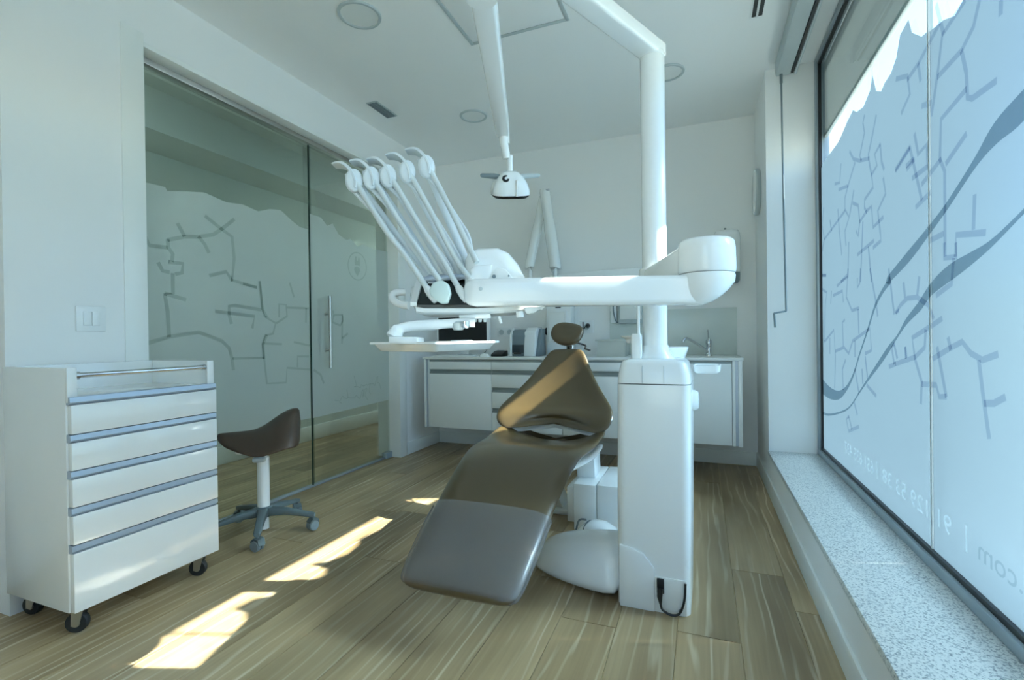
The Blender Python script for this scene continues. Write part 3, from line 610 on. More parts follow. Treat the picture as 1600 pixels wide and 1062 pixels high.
for lab, x0, x1, gx in (('narrow white end panel closing the cabinet row beside the glass door', -2.323, -2.271, -2.296), ('narrow white end panel closing the cabinet row beside the window pier', 0.201, 0.266, 0.229)):
    t = thing('end_panel', lab, 'panel', ((x0 + x1) / 2, 4.0, ZB))
    sbox('outer_panel', [((min(x0, gx) if x0 < -1 else gx + 0.012, YF - 0.002, ZB - 0.003), ((gx - 0.008) if x0 < -1 else x1, Y_B - 0.001, ZT))], M_LAC, 0.0015, t)
    sbox('groove', [((gx - 0.008, YF + 0.01, ZB), (gx + 0.012, YF + 0.03, ZT))], M_ALU, 0, t)
    sbox('inner_panel', [((gx + 0.012, YF, ZB), (x1, YF + 0.03, ZT)) if x0 < -1 else ((x0, YF, ZB), (gx - 0.008, YF + 0.03, ZT))], M_LAC, 0.0015, t)
bm = new(); box(bm, (-2.335, YF - 0.006, 0.864), (0.275, Y_B - 0.001, 0.884), 0.002)
obj('worktop', bm, M_PLAST2, None, label='long thin white worktop over the floating cabinets', cat='worktop')
bm = new(); box(bm, (-0.75, Y_B - 0.010, 0.885), (0.268, Y_B - 0.001, 1.268), 0.001)
obj('backsplash', bm, mat('backsplash_glass', (216, 224, 220), 0.15), None, label='pale glass splash panel on the wall behind the tap', cat='splashback')
ZW = 0.884
# tap
t = thing('faucet', 'chrome single-lever tap on the worktop beside the window pier', 'tap', (0.053, 4.08, ZW))
bm = new(); lathe(bm, [(0.024, 0), (0.024, 0.01), (0.020, 0.02), (0.020, 0.085), (0.022, 0.09), (0.022, 0.12), (0.012, 0.135)], (0.053, 4.08, ZW), n=20); obj('body', bm, M_CHROME, t)
bm = new(); tube(bm, curve([(0.05, 4.07, ZW + 0.03), (-0.005, 4.03, ZW + 0.075), (-0.075, 3.97, ZW + 0.125), (-0.11, 3.94, ZW + 0.138), (-0.128, 3.93, ZW + 0.128), (-0.131, 3.928, ZW + 0.11)], 5), 0.0105, 10); obj('spout', bm, M_CHROME, t)
bm = new(); tube(bm, [(0.053, 4.08, ZW + 0.13), (0.048, 4.075, ZW + 0.205)], [0.005, 0.004], 8); obj('lever', bm, M_CHROME, t)
# monitor
t = thing('monitor', 'black screen monitor with white frame on the worktop by the glass door', 'monitor', (-2.05, 4.05, ZW))
sbox('housing', [((-2.345, 4.02, 0.945), (-1.80, 4.06, 1.262))], M_PLASTIC, 0.006, t)
sbox('screen', [((-2.325, 4.017, 0.97), (-1.825, 4.0205, 1.243))], M_BLACK, 0, t)
bm = new(); box(bm, (-2.11, 4.045, 0.90), (-2.03, 4.06, 1.0), 0.004); obj('stand_neck', bm, M_PLASTIC, t)
bm = new(); lathe(bm, [(0.10, 0), (0.10, 0.008), (0.04, 0.016)], (-2.07, 4.06, ZW), n=24); obj('stand_foot', bm, M_PLASTIC, t)
# keyboard
t = thing('keyboard', 'slim white keyboard lying on the worktop in front of the monitor', 'keyboard', (-2.08, 3.86, ZW))
sbox('tray', [((-2.26, 3.80, ZW), (-1.86, 3.92, ZW + 0.012))], M_PLAST2, 0.003, t)
for r in range(4):
    sbox('key_row', [((-2.25, 3.808 + r * 0.027, ZW + 0.012), (-1.87, 3.830 + r * 0.027, ZW + 0.016))], M_LGREY, 0.001, t)
bm = new(); secs = []
for i in range(9):
    u = -1 + 2 * i / 8; wv = 0.028 * math.sqrt(max(0.01, 1 - u * u)); h = 0.03 * math.sqrt(max(0.01, 1 - u * u))
    secs.append([V((-1.78 + u * 0.05, 3.87 + wv * math.cos(a), ZW + max(0, h * math.sin(a)))) for a in [2 * PI * k / 12 for k in range(12)]])
loft(bm, secs)
t = thing('computer_mouse', 'white computer mouse with cable on the worktop', 'mouse', (-1.78, 3.87, ZW)); obj('mouse_shell', bm, M_PLASTIC, t, smooth=60)
bm = new(); tube(bm, curve([(-1.83, 3.87, ZW + 0.006), (-1.86, 3.95, ZW + 0.004), (-1.84, 4.05, ZW + 0.05), (-1.88, 4.12, ZW + 0.12)], 5), 0.003, 6); obj('cable', bm, M_BLACK, t)
t = thing('card_terminal', 'small black card terminal on the worktop left of the grey device', 'terminal', (-1.66, 3.93, ZW))
bm = new(); prism(bm, [(-1.72, 3.87, ZW), (-1.72, 4.0, ZW), (-1.72, 4.0, ZW + 0.05), (-1.72, 3.95, ZW + 0.046), (-1.72, 3.87, ZW + 0.018)], (0.11, 0, 0), 0.004, 2, True); obj('terminal_body', bm, M_BLACK, t)
sbox('display', [((-1.695, 3.955, ZW + 0.047), (-1.635, 3.99, ZW + 0.052))], M_GREY, 0.001, t)
# desktop device
t = thing('sealing_machine', 'grey and white desktop dental device on the worktop left of headrest', 'device', (-1.43, 4.0, ZW))
bm = new(); prism(bm, [(-1.54, 3.92, ZW), (-1.54, 4.13, ZW), (-1.54, 4.13, ZW + 0.235), (-1.54, 3.99, ZW + 0.235), (-1.54, 3.95, ZW + 0.225), (-1.54, 3.925, ZW + 0.18)], (0.125, 0, 0), 0.008, 3, True); obj('grey_bay', bm, M_GREY, t)
bm = new(); prism(bm, [(-1.425, 3.905, ZW), (-1.425, 4.14, ZW), (-1.425, 4.14, ZW + 0.25), (-1.425, 4.0, ZW + 0.25), (-1.425, 3.93, ZW + 0.21)], (0.10, 0, 0), 0.008, 3, True); obj('white_case', bm, M_PLASTIC, t)
bm = new(); prism(bm, [(-1.56, 3.905, ZW), (-1.56, 4.14, ZW), (-1.56, 4.14, ZW + 0.245), (-1.56, 3.98, ZW + 0.245), (-1.56, 3.92, ZW + 0.19)], (0.022, 0, 0), 0.006, 3, True); obj('white_side', bm, M_PLASTIC, t)
bm = new(); prism(bm, [(-1.327, 3.93, ZW + 0.002), (-1.327, 4.13, ZW + 0.002), (-1.327, 4.13, ZW + 0.24), (-1.327, 4.03, ZW + 0.235)], (0.03, 0, 0), 0.004, 2, True); obj('grey_side', bm, M_GREY, t)
sbox('dark_opening', [((-1.535, 3.915, ZW + 0.03), (-1.43, 3.921, ZW + 0.10))], mat('smoked_opening', (54, 64, 72), 0.2), 0.002, t)
sbox('dark_lip', [((-1.52, 3.908, ZW + 0.018), (-1.45, 3.918, ZW + 0.034))], M_BLACK, 0.004, t)
# dispenser
t = thing('wall_dispenser', 'white wall-mounted dispenser behind the brown headrest', 'dispenser', (-1.19, 4.2, 0.9))
sbox('case', [((-1.285, 4.12, 0.895), (-1.06, Y_B - 0.001, 1.325))], M_PLASTIC, 0.012, t)
sbox('front_door', [((-1.265, 4.108, 1.0), (-1.115, 4.122, 1.265))], M_PLAST2, 0.004, t)
sbox('door_frame', [((-1.115, 4.104, 0.92), (-1.10, 4.122, 1.28)), ((-1.265, 4.104, 1.265), (-1.115, 4.122, 1.28))], M_PLASTIC, 0.003, t)
sbox('vent_slot', [((-1.20, 4.117, 1.302), (-1.15, 4.121, 1.312))], M_BLACK, 0.001, t)
bm = new(); lathe(bm, [(0.03, 0), (0.034, 0.01), (0.034, 0.02), (0.02, 0.026)], (-1.286, 4.18, 1.10), (-1, 0, 0), 18); obj('side_knob', bm, M_BLACK, t)
# sockets
def socket(label, x0, x1, z0, z1, n, plug):
    t = thing('wall_socket', label, 'socket', ((x0 + x1) / 2, Y_B - 0.006, z0), 'white wall sockets over the worktop')
    sbox('cover_plate', [((x0, Y_B - 0.009, z0), (x1, Y_B - 0.0005, z1))], M_PLASTIC, 0.003, t)
    for i in range(n):
        cx = x0 + (x1 - x0) * (i + 0.5) / n; bm = new()
        lathe(bm, [(0.026, 0), (0.026, 0.002), (0.022, 0.002), (0.021, 0.0005), (0.004, 0.0005)], (cx, Y_B - 0.009, (z0 + z1) / 2), (0, -1, 0), 20); obj('socket_ring', bm, M_LGREY, t)
    return t
socket('white double socket on the wall between monitor and grey device', -1.83, -1.66, 1.06, 1.14, 2, False)
t = socket('white socket with black plug on the wall right of the headrest', -1.02, -0.895, 1.078, 1.19, 1, True)
bm = new(); lathe(bm, [(0.02, 0), (0.022, 0.012), (0.014, 0.035), (0.008, 0.045)], (-0.945, Y_B - 0.011, 1.145), (0, -1, 0), 16)
tube(bm, curve([(-0.945, Y_B - 0.05, 1.145), (-0.965, Y_B - 0.055, 1.13), (-0.985, Y_B - 0.03, 1.10), (-0.99, Y_B - 0.012, 1.12), (-0.99, Y_B - 0.012, 1.18)], 5), 0.005, 8); obj('plug', bm, M_BLACK, t)
bm = new(); box(bm, (-1.005, Y_B - 0.012, 0.885), (-0.985, Y_B - 0.001, 1.078), 0.002); obj('cable_duct', bm, M_PLASTIC, t)
# wall box with cord
t = thing('wall_control_box', 'light grey control box on the wall behind the delivery arm', 'control box', (-0.58, 4.25, 1.15))
sbox('case', [((-0.665, 4.22, 1.155), (-0.455, Y_B - 0.001, 1.46))], M_LGREY, 0.008, t)
sbox('front_cover', [((-0.65, 4.212, 1.19), (-0.47, 4.221, 1.44))], M_PLAST2, 0.004, t)
sbox('handset', [((-0.735, 4.22, 1.16), (-0.685, Y_B - 0.001, 1.42))], M_PLASTIC, 0.01, t)
bm = new(); tube(bm, curve([(-0.70, 4.215, 1.40), (-0.705, 4.20, 1.28), (-0.69, 4.21, 1.19), (-0.675, 4.24, 1.165)], 5), 0.006, 8); obj('cord', bm, M_GREY, t)
bm = new(); prism(bm, [(-0.80, 3.93, ZW), (-0.80, 4.12, ZW), (-0.79, 4.115, ZW + 0.13), (-0.79, 3.935, ZW + 0.13)], (0.23, 0, 0)); box(bm, (-0.81, 3.925, ZW + 0.122), (-0.56, 4.125, ZW + 0.138), 0.003)
obj('storage_box', bm, M_BEIGE, None, label='pale beige storage box on the worktop left of the white pole', cat='box', smooth=30)
# soap dispenser
t = thing('soap_dispenser', 'white and grey wall dispenser behind the arm elbow', 'dispenser', (0.20, 4.2, 1.45))
bm = new(); secs = []
for z, s in ((1.54, 0.96), (1.56, 1.0), (1.80, 1.0), (1.845, 0.97), (1.868, 0.85), (1.875, 0.6)):
    secs.append([V((0.195 + 0.098 * s * x, 4.215 + 0.072 * y * (0.5 + 0.5 * s), z)) for x, y in rrect(1, 1, 0.55, 5)])
loft(bm, secs); obj('white_cover', bm, M_PLASTIC, t, smooth=50)
bm = new(); loft(bm, [[V((0.215 + 0.075 * s * x, 4.22 + 0.055 * y, z)) for x, y in rrect(1, 1, 0.45, 4)] for z, s in ((1.46, 0.8), (1.475, 0.97), (1.54, 1.0))]); obj('grey_base', bm, M_GREY, t, smooth=40)
bm = new(); tube(bm, [(0.185, 4.22, 1.873), (0.185, 4.22, 1.90)], 0.008, 10); obj('pin', bm, M_GREY, t)
# clock
t = thing('wall_clock', 'round pale disc clock mounted on the window pier', 'clock', (0.39, 4.0, 2.1))
bm = new(); lathe(bm, [(0.165, 0.001), (0.170, 0.008), (0.170, 0.026), (0.160, 0.034), (0.150, 0.030)], (X_R, 4.02, 2.105), (-1, 0, 0), 40); obj('clock_case', bm, M_LGREY, t)
bm = new(); lathe(bm, [(0.150, 0.0302), (0.150, 0.0315)], (X_R, 4.02, 2.105), (-1, 0, 0), 40); obj('clock_face', bm, M_PLASTIC, t)
# x-ray arm on the back wall
t = thing('xray_arm', 'folded white scissor arm of the wall x-ray unit', 'x-ray arm', (-1.27, 4.1, 1.55))
bm = new(); A0, A1 = at(852, 305, 4.25), at(867, 412, 4.25); B0, B1 = at(848, 315, 4.33), at(828, 412, 4.33)
tube(bm, curve([A0 + V((0, 0, 0.03)), A0, A0.lerp(A1, 0.5), A1, A1 - V((0, 0, 0.035))], 4), [0.012] + [0.046] * 7 + [0.052] * 8 + [0.02], 16); obj('upper_arm', bm, M_PLASTIC, t, smooth=50)
bm = new(); tube(bm, curve([B0 + V((0, 0, 0.02)), B0, B0.lerp(B1, 0.5), B1, B1 - V((0, 0, 0.03))], 4), [0.012] + [0.040] * 7 + [0.044] * 8 + [0.02], 16); obj('lower_arm', bm, M_PLASTIC, t, smooth=50)
bm = new(); tube(bm, [B1, B1 - V((0, 0, 0.16))], 0.018, 12); obj('pivot_post', bm, M_PLASTIC, t)
bm = new(); tube(bm, [A1, A1 - V((0, 0, 0.14))], 0.02, 12); obj('pivot_post', bm, M_PLASTIC, t)
bm = new(); prism(bm, [(-1.25, 4.12, 1.50), (-0.46, 4.12, 1.50), (-0.46, 4.12, 1.617), (-1.25, 4.12, 1.60)], (0, 0.169, 0), 0.008, 2, True); obj('wall_bracket', bm, M_PLASTIC, t)

# ================================================================ dental chair
CX = -0.783
ch = thing('dental_chair', 'brown upholstered dental chair with tapered backrest and raised leg rest', 'dental chair', (CX, 2.3, 0))
def cushion(stations, nv=15, p=4.0):
    """stations: (y, z, half width, thickness, wing, shift) along the centre line; returns lofted closed sections"""
    secs = []; n = len(stations)
    for i, (y, z, hw, th, wing, arch) in enumerate(stations):
        a = stations[max(i - 1, 0)]; b = stations[min(i + 1, n - 1)]
        tg = V((0, b[0] - a[0], b[1] - a[1])).normalized(); nn = V((0, -tg.z, tg.y))
        top = []; bot = []
        for j in range(nv):
            s = -1 + 2 * j / (nv - 1); e = math.sqrt(max(0.0, 1 - abs(s) ** p))
            o = V((CX + hw * s, y, z)) + nn * (wing * abs(s) ** 2.6) + tg * (arch * (1 - s * s))
            top.append(o + nn * th * 0.5 * e); bot.append(o - nn * th * 0.5 * e)
        secs.append(top + bot[-2:0:-1])
    return secs
SEAT = [(1.425, 0.183, 0.16, 0.012, 0, 0), (1.430, 0.188, 0.205, 0.040, 0, 0), (1.445, 0.198, 0.226, 0.062, -0.004, 0), (1.50, 0.236, 0.240, 0.075, -0.006, 0), (1.62, 0.302, 0.250, 0.078, -0.004, 0), (1.80, 0.392, 0.262, 0.078, 0, 0), (1.95, 0.460, 0.274, 0.080, 0.0, 0), (2.06, 0.494, 0.284, 0.082, 0.004, 0), (2.15, 0.502, 0.292, 0.082, 0.008, 0), (2.25, 0.486, 0.300, 0.082, 0.025, 0), (2.37, 0.458, 0.312, 0.082, 0.06, 0), (2.48, 0.438, 0.320, 0.08, 0.10, 0), (2.58, 0.432, 0.318, 0.075, 0.12, 0), (2.64, 0.434, 0.31, 0.06, 0.125, 0), (2.665, 0.436, 0.295, 0.04, 0.12, 0), (2.672, 0.437, 0.27, 0.012, 0.11, 0)]
bm = new(); loft(bm, cushion(SEAT)); seat = obj('seat_cushion', bm, M_LEATHER, ch, smooth=80, sub=2)
COV = [(y, z, hw + 0.012, th + 0.022, w_, 0) for y, z, hw, th, w_, _ in SEAT[1:5]] + [(1.68, 0.333, 0.266, 0.098, -0.003, 0), (1.735, 0.361, 0.269, 0.096, -0.002, 0)]
bm = new(); secs = cushion(COV); loft(bm, secs, cap=False); bm.faces.new([bm.verts.new(p) for p in secs[0]])
bmesh.ops.remove_doubles(bm, verts=bm.verts[:], dist=0.0002); obj('clear_foot_cover', bm, M_COVER, seat, smooth=80, sub=2, label='clear vinyl sleeve over the foot end')
FR = [(1.98, 0.412, 0.12, 0.05, 0, 0), (2.08, 0.432, 0.20, 0.05, 0, 0), (2.17, 0.435, 0.255, 0.05, 0.01, 0), (2.27, 0.420, 0.285, 0.05, 0.028, 0), (2.37, 0.398, 0.305, 0.05, 0.06, 0), (2.50, 0.378, 0.316, 0.05, 0.10, 0), (2.63, 0.378, 0.308, 0.04, 0.12, 0)]
bm = new(); loft(bm, cushion(FR)); obj('seat_shell', bm, M_PLASTIC, ch, smooth=60, sub=1)
# backrest
BK = []
y0, z0, y1, z1 = 2.64, 0.545, 2.95, 0.955
for v, hw, th, wing, arch in ((-0.135, 0.25, 0.012, 0.055, 0.11), (-0.128, 0.285, 0.04, 0.065, 0.11), (-0.105, 0.318, 0.06, 0.075, 0.105), (-0.06, 0.340, 0.075, 0.08, 0.095), (0.0, 0.352, 0.08, 0.08, 0.08), (0.08, 0.352, 0.08, 0.078, 0.06), (0.18, 0.334, 0.078, 0.074, 0.044), (0.30, 0.300, 0.074, 0.068, 0.024), (0.45, 0.254, 0.070, 0.06, 0.016), (0.62, 0.205, 0.068, 0.05, 0.010), (0.80, 0.160, 0.064, 0.036, 0.006), (0.93, 0.130, 0.060, 0.024, 0.006), (0.985, 0.110, 0.050, 0.018, 0.008), (1.01, 0.09, 0.03, 0.014, 0.008), (1.015, 0.065, 0.010, 0.01, 0.008)):
    bow = 0.02 * math.sin(PI * min(max(v, 0), 1))
    BK.append((y0 + (y1 - y0) * v + bow, z0 + (z1 - z0) * v - bow, hw, th, wing, arch))
bm = new(); loft(bm, cushion(BK, 17)); obj('backrest', bm, M_LEATHER, ch, smooth=80, sub=2)
bm = new(); loft(bm, cushion([(y + 0.03, z - 0.03, hw * 0.8, th * 0.7, w_ * 0.8, a_) for y, z, hw, th, w_, a_ in BK[1:-2]], 15)); obj('backrest_shell', bm, M_PLASTIC, ch, smooth=60, sub=1)
bm = new(); tube(bm, curve([(CX + 0.15, 2.62, 0.40), (CX + 0.15, 2.72, 0.46), (CX + 0.12, 2.80, 0.62), (CX + 0.05, 2.89, 0.80)], 5), 0.045, 12, 0.6); obj('backrest_bracket', bm, M_PLASTIC, ch)
bm = new(); secs = []; hc = at(887, 522, 3.10)
hn = V((0, -0.80, 0.60)).normalized(); hu = V((0.22, 0.60, 0.80)).normalized(); hu = (hu - hn * hu.dot(hn)).normalized(); hs = hu.cross(hn)
for i in range(1, 16):
    a = PI * i / 16 - PI / 2; ring = []
    for k in range(28):
        b = 2 * PI * k / 28; rr = math.cos(a) ** 0.75
        p_ = hs * (0.108 * rr * math.copysign(abs(math.cos(b)) ** 0.85, math.cos(b))) + hu * (0.086 * rr * math.copysign(abs(math.sin(b)) ** 0.85, math.sin(b)))
        dish = 0.022 * (1 - rr) if a > 0 else 0
        ring.append(hc + p_ + hn * (0.042 * math.copysign(abs(math.sin(a)) ** 0.9, math.sin(a)) - dish + 0.02 * (p_.dot(hs) / 0.108) ** 2))
    secs.append(ring)
loft(bm, secs); obj('headrest', bm, M_LEATHER, ch, smooth=80, sub=1)
bm = new(); tube(bm, [(CX + 0.0, 2.95, 0.90), (CX + 0.0, 3.01, 0.98), hc - hn * 0.03 - hu * 0.02], 0.016, 10, 1.5); obj('headrest_stem', bm, M_CHROME, ch)
bm = new(); tube(bm, curve([hc - hn * 0.04 + V((0.05, 0, -0.03)), (CX + 0.085, 3.08, 0.99), (CX + 0.09, 3.04, 0.972), (CX + 0.13, 3.01, 0.962)], 4), 0.006, 8); obj('release_lever', bm, M_BLACK, ch)
# base
bm = new(); box(bm, (-0.655, 2.55, 0), (-0.53, 2.95, 0.255), 0.008, 2); box(bm, (-0.528, 2.55, 0), (-0.405, 2.95, 0.258), 0.008, 2); obj('base_box', bm, M_PLASTIC, ch)
bm = new(); box(bm, (-0.72, 2.66, 0.0), (-0.655, 2.9, 0.20), 0.006, 2); obj('base_side_cover', bm, M_PLASTIC, ch)
bm = new(); prism(bm, [(-0.665, 2.68, 0.25), (-0.56, 2.68, 0.25), (-0.56, 2.64, 0.42), (-0.665, 2.64, 0.42)], (0, 0.16, 0.01), 0.008, 2, True); obj('lift_column', bm, M_PLASTIC, ch)
bm = new(); box(bm, (-0.95, 2.74, 0.0), (-0.66, 2.95, 0.035), 0.01, 2); obj('base_plate', bm, M_PLAST2, ch)
bm = new(); prism(bm, [(-0.92, 2.92, 0.035), (-0.92, 2.76, 0.035), (-0.92, 2.40, 0.37), (-0.92, 2.56, 0.36)], (0.15, 0, 0), 0.01, 2, True); obj('lift_arm', bm, M_PLASTIC, ch)

# ================================================================ dental unit with pole
un = thing('dental_unit', 'white cuspidor column with tall pole beside the dental chair', 'dental unit', (-0.18, 2.05, 0))
def colsec(z, x0, x1, y0_, y1_, bulge, r=0.03):
    cxm, w_ = (x0 + x1) / 2, (x1 - x0) / 2; cym, d_ = (y0_ + y1_) / 2, (y1_ - y0_) / 2
    return [V((cxm + x * (1 + bulge * (0.5 + 0.5 * min(1, (y / d_ + 1.0) * 1.4))), cym + y, z)) for x, y in rrect(w_, d_, r, 5)]
bm = new(); loft(bm, [colsec(z, *a) for z, a in ((0.0, (-0.308, -0.055, 1.9, 2.2, 0.10)), (0.4, (-0.306, -0.052, 1.9, 2.2, 0.12)), (0.862, (-0.300, -0.048, 1.9, 2.2, 0.12)))]); col = obj('column_body', bm, M_PLASTIC, un, smooth=50)
bm = new(); loft(bm, [colsec(z, *a) for z, a in ((0.866, (-0.300, -0.048, 1.9, 2.2, 0.12)), (0.90, (-0.298, -0.050, 1.902, 2.2, 0.11)), (0.94, (-0.292, -0.058, 1.91, 2.19, 0.08)), (0.952, (-0.286, -0.066, 1.917, 2.18, 0.06)), (0.958, (-0.272, -0.082, 1.93, 2.17, 0.03)))]); top = obj('column_top', bm, M_PLASTIC, un, smooth=50)
sbox('panel_seam', [((-0.213, 1.8995, 0.868), (-0.2115, 1.9015, 0.935)), ((-0.134, 1.8995, 0.868), (-0.1325, 1.9015, 0.935))], M_LGREY, 0, top)
# shoe-shaped base
bm = new(); secs = []
for t_, hw, h, yo in ((0.0, 0.03, 0.03, 0.085), (0.015, 0.07, 0.075, 0.08), (0.05, 0.10, 0.115, 0.07), (0.12, 0.135, 0.155, 0.05), (0.24, 0.158, 0.190, 0.02), (0.36, 0.162, 0.210, 0.0), (0.43, 0.162, 0.216, 0.0)):
    x = -0.725 + t_ ; ring = []
    for k in range(17):
        a = PI * k / 16; ring.append(V((x, 2.055 + yo - hw * math.copysign(abs(math.cos(a)) ** 0.7, math.cos(a)), h * math.sin(a) ** 0.75)))
    secs.append(ring)
loft(bm, secs); obj('base_shoe', bm, M_PLASTIC, un, smooth=60, sub=1)
bm = new(); prism(bm, [(-0.306, 1.893, 0.0), (-0.175, 1.893, 0.0), (-0.175, 1.893, 0.165), (-0.215, 1.893, 0.215), (-0.255, 1.893, 0.232), (-0.306, 1.893, 0.238)], (0, 0.05, 0), 0.004, 2, True); obj('base_cover', bm, M_PLASTIC, un)
sbox('service_recess', [((-0.174, 1.896, 0.004), (-0.060, 1.901, 0.135))], M_PLAST2, 0.001, un)
sbox('power_inlet', [((-0.166, 1.886, 0.078), (-0.140, 1.897, 0.132))], M_BLACK, 0.002, un)
bm = new(); tube(bm, [(-0.153, 1.884, 0.10), (-0.155, 1.878, 0.07), (-0.152, 1.876, 0.045)], [0.011, 0.010, 0.005], 10)
tube(bm, curve([(-0.152, 1.876, 0.045), (-0.145, 1.875, 0.025), (-0.115, 1.874, 0.012), (-0.085, 1.876, 0.022), (-0.068, 1.882, 0.07), (-0.064, 1.892, 0.128)], 6), 0.0045, 8); obj('power_cable', bm, M_BLACK, un)
bm = new(); lathe(bm, [(0.005, 0), (0.005, 0.003)], (-0.085, 1.896, 0.022), (0, -1, 0), 12); obj('screw', bm, M_GREY, un)
# pole
PX, PY = -0.176, 2.055
bm = new(); lathe(bm, [(0.075, 0.955), (0.070, 0.966), (0.056, 0.985), (0.052, 1.01)], (PX, PY, 0), n=32); obj('pole_collar', bm, M_PLASTIC, un)
bm = new(); lathe(bm, [(0.0485, 0.96), (0.0485, 2.175), (0.046, 2.18)], (PX, PY, 0), n=36); obj('pole', bm, M_PLASTIC, un)
# cuspidor bowl, filler and suction holder
bm = new(); prof = [(0.07, 0.935), (0.10, 0.955), (0.115, 1.0), (0.112, 1.0), (0.095, 0.965), (0.06, 0.955)]
lathe(bm, prof, (-0.165, 2.19, 0), n=30); obj('cuspidor_bowl', bm, M_PLASTIC, un)
bm = new(); loft(bm, [[V((-0.243 + 0.021 * s * x, 2.0 + 0.02 * s * y, z)) for x, y in rrect(1, 1, 0.4, 3)] for z, s in ((0.957, 0.9), (0.975, 1.0), (1.05, 1.0), (1.058, 0.8))]); post = obj('filler_post', bm, M_PLASTIC, un, smooth=50)
bm = new(); tube(bm, [(-0.236, 2.0, 1.05), (-0.236, 2.0, 1.25)], 0.0065, 10); tube(bm, [(-0.236, 2.0, 1.2), (-0.25, 2.0, 1.2), (-0.25, 2.0, 1.165)], 0.005, 8); obj('filler_rod', bm, M_PLASTIC, post)
bm = new(); lathe(bm, [(0.02, 1.02), (0.024, 1.035), (0.042, 1.045), (0.044, 1.05), (0.040, 1.051)], (-0.272, 2.06, 0), n=24); obj('cup_holder', bm, M_PLASTIC, un)
# right-hand tray and knob
bm = new(); loft(bm, [[V((0.02 + 0.05 * s * x, 2.13 + 0.07 * s * y, z)) for x, y in rrect(1, 1, 0.45, 4)] for z, s in ((0.895, 0.85), (0.905, 1.0), (0.928, 1.04), (0.929, 0.95), (0.915, 0.9))]); obj('side_tray', bm, M_PLASTIC, un, smooth=50)
bm = new(); lathe(bm, [(0.04, -0.02), (0.042, 0.01), (0.034, 0.022), (0.012, 0.026)], (-0.036, 2.06, 0.79), (1, 0, 0), 24); obj('side_knob', bm, M_PLASTIC, un)

# ================================================================ operating lamp
J0 = V((PX, PY, 2.18)); J1 = V((-0.60, 1.16, 2.20))
lp = thing('operating_lamp', 'white dental operating lamp hanging from a folding ceiling-height arm', 'lamp', J0)
def bar(bm, a, b, wa, ha, wb, hb, r=0.3):
    a, b = V(a), V(b); t_ = (b - a).normalized(); s = t_.cross(UP).normalized(); u_ = s.cross(t_)
    loft(bm, [[p + s * w_ * x + u_ * h_ * y for x, y in rrect(1, 1, r, 3)] for p, w_, h_ in ((a, wa, ha), (b, wb, hb))])
bm = new(); d = (J1 - J0); d.z = 0; d.normalize()
bar(bm, J0 - d * 0.03 + UP * 0.03, J1 + UP * 0.03, 0.045, 0.03, 0.038, 0.03); obj('horizontal_arm', bm, M_PLASTIC, lp, smooth=50)
bm = new(); lathe(bm, [(0.049, 0), (0.05, 0.012), (0.046, 0.02)], J0, n=28); obj('pole_bearing', bm, M_PLASTIC, lp)
K0 = at(752, -32, 1.22); K1 = at(785.5, 203, 2.15)
bm = new(); tube(bm, [V((K0.x, K0.y, K0.z - 0.05)), V((K0.x, K0.y, 2.24))], 0.04, 20); obj('elbow_joint', bm, M_PLASTIC, lp)
bm = new(); bar(bm, K0, K1, 0.033, 0.036, 0.030, 0.032); obj('spring_arm', bm, M_PLASTIC, lp, smooth=50)
a = (K1 - K0).normalized(); K2 = at(790, 236, 2.17); K3 = at(796, 264, 2.18)
bm = new(); tube(bm, [K1 - a * 0.01, K1 + a * 0.02, K1 + V((0, 0, -0.03))], [0.022, 0.022, 0.02], 14); obj('pivot_block', bm, M_LGREY, lp)
bm = new(); tube(bm, [at(787, 212, 2.155), at(787.5, 224, 2.16), K2], [0.022, 0.019, 0.017], 16); tube(bm, [at(784, 206, 2.15), at(785, 224, 2.155)], 0.004, 6); tube(bm, [at(794.5, 206, 2.15), at(795, 224, 2.155)], 0.004, 6); obj('drop_tube', bm, M_PLASTIC, lp)
bm = new(); tube(bm, [K2, at(791.5, 248, 2.175)], 0.018, 14); tube(bm, [at(797, 243, 2.175), at(797, 268, 2.18)], [0.012, 0.013], 12); obj('head_yoke', bm, M_PLASTIC, lp)
HC = at(797, 285, 2.19); hx_ = (E1 * 0.96 + UP * 0.06 + E2 * 0.2).normalized(); hz = (UP - E2 * 0.52 - E1 * 0.12).normalized(); hz = (hz - hx_ * hz.dot(hx_)).normalized(); hy_ = hz.cross(hx_)
HM = frame(HC, hx_, hy_, hz)
bm = new(); secs = []
for z, rx, ry in ((-0.055, 0.070, 0.052), (-0.050, 0.086, 0.064), (-0.030, 0.086, 0.066), (0.0, 0.074, 0.060), (0.028, 0.055, 0.048), (0.045, 0.035, 0.032), (0.05, 0.02, 0.02)):
    secs.append([HM @ V((rx * x, ry * y, z)) for x, y in rrect(1, 1, 0.6, 5)])
loft(bm, secs); hd = obj('lamp_head', bm, M_PLASTIC, lp, smooth=50)
bm = new(); loft(bm, [[HM @ V((rx * x, ry * y, z)) for x, y in rrect(1, 1, 0.6, 5)] for z, rx, ry in ((-0.064, 0.072, 0.054), (-0.056, 0.083, 0.062), (-0.0555, 0.07, 0.05))]); obj('lens_rim', bm, M_BLACK, hd, smooth=50)
bm = new(); box(bm, (0.012, -0.072, -0.052), (0.024, -0.055, 0.02), 0.004, 2, HM); obj('centre_rib', bm, M_PLASTIC, hd)
bm = new(); lathe(bm, [(0.016, -0.003), (0.016, 0.004)], HM @ V((-0.03, -0.046, 0.022)), (HM.to_3x3() @ V((0, -0.8, 0.6))), 20); obj('control_dial', bm, M_BLACK, hd)
bm = new(); lathe(bm, [(0.006, 0.004), (0.006, 0.006)], HM @ V((-0.03, -0.046, 0.022)), (HM.to_3x3() @ V((0, -0.8, 0.6))), 14); obj('dial_button', bm, M_PLASTIC, hd)
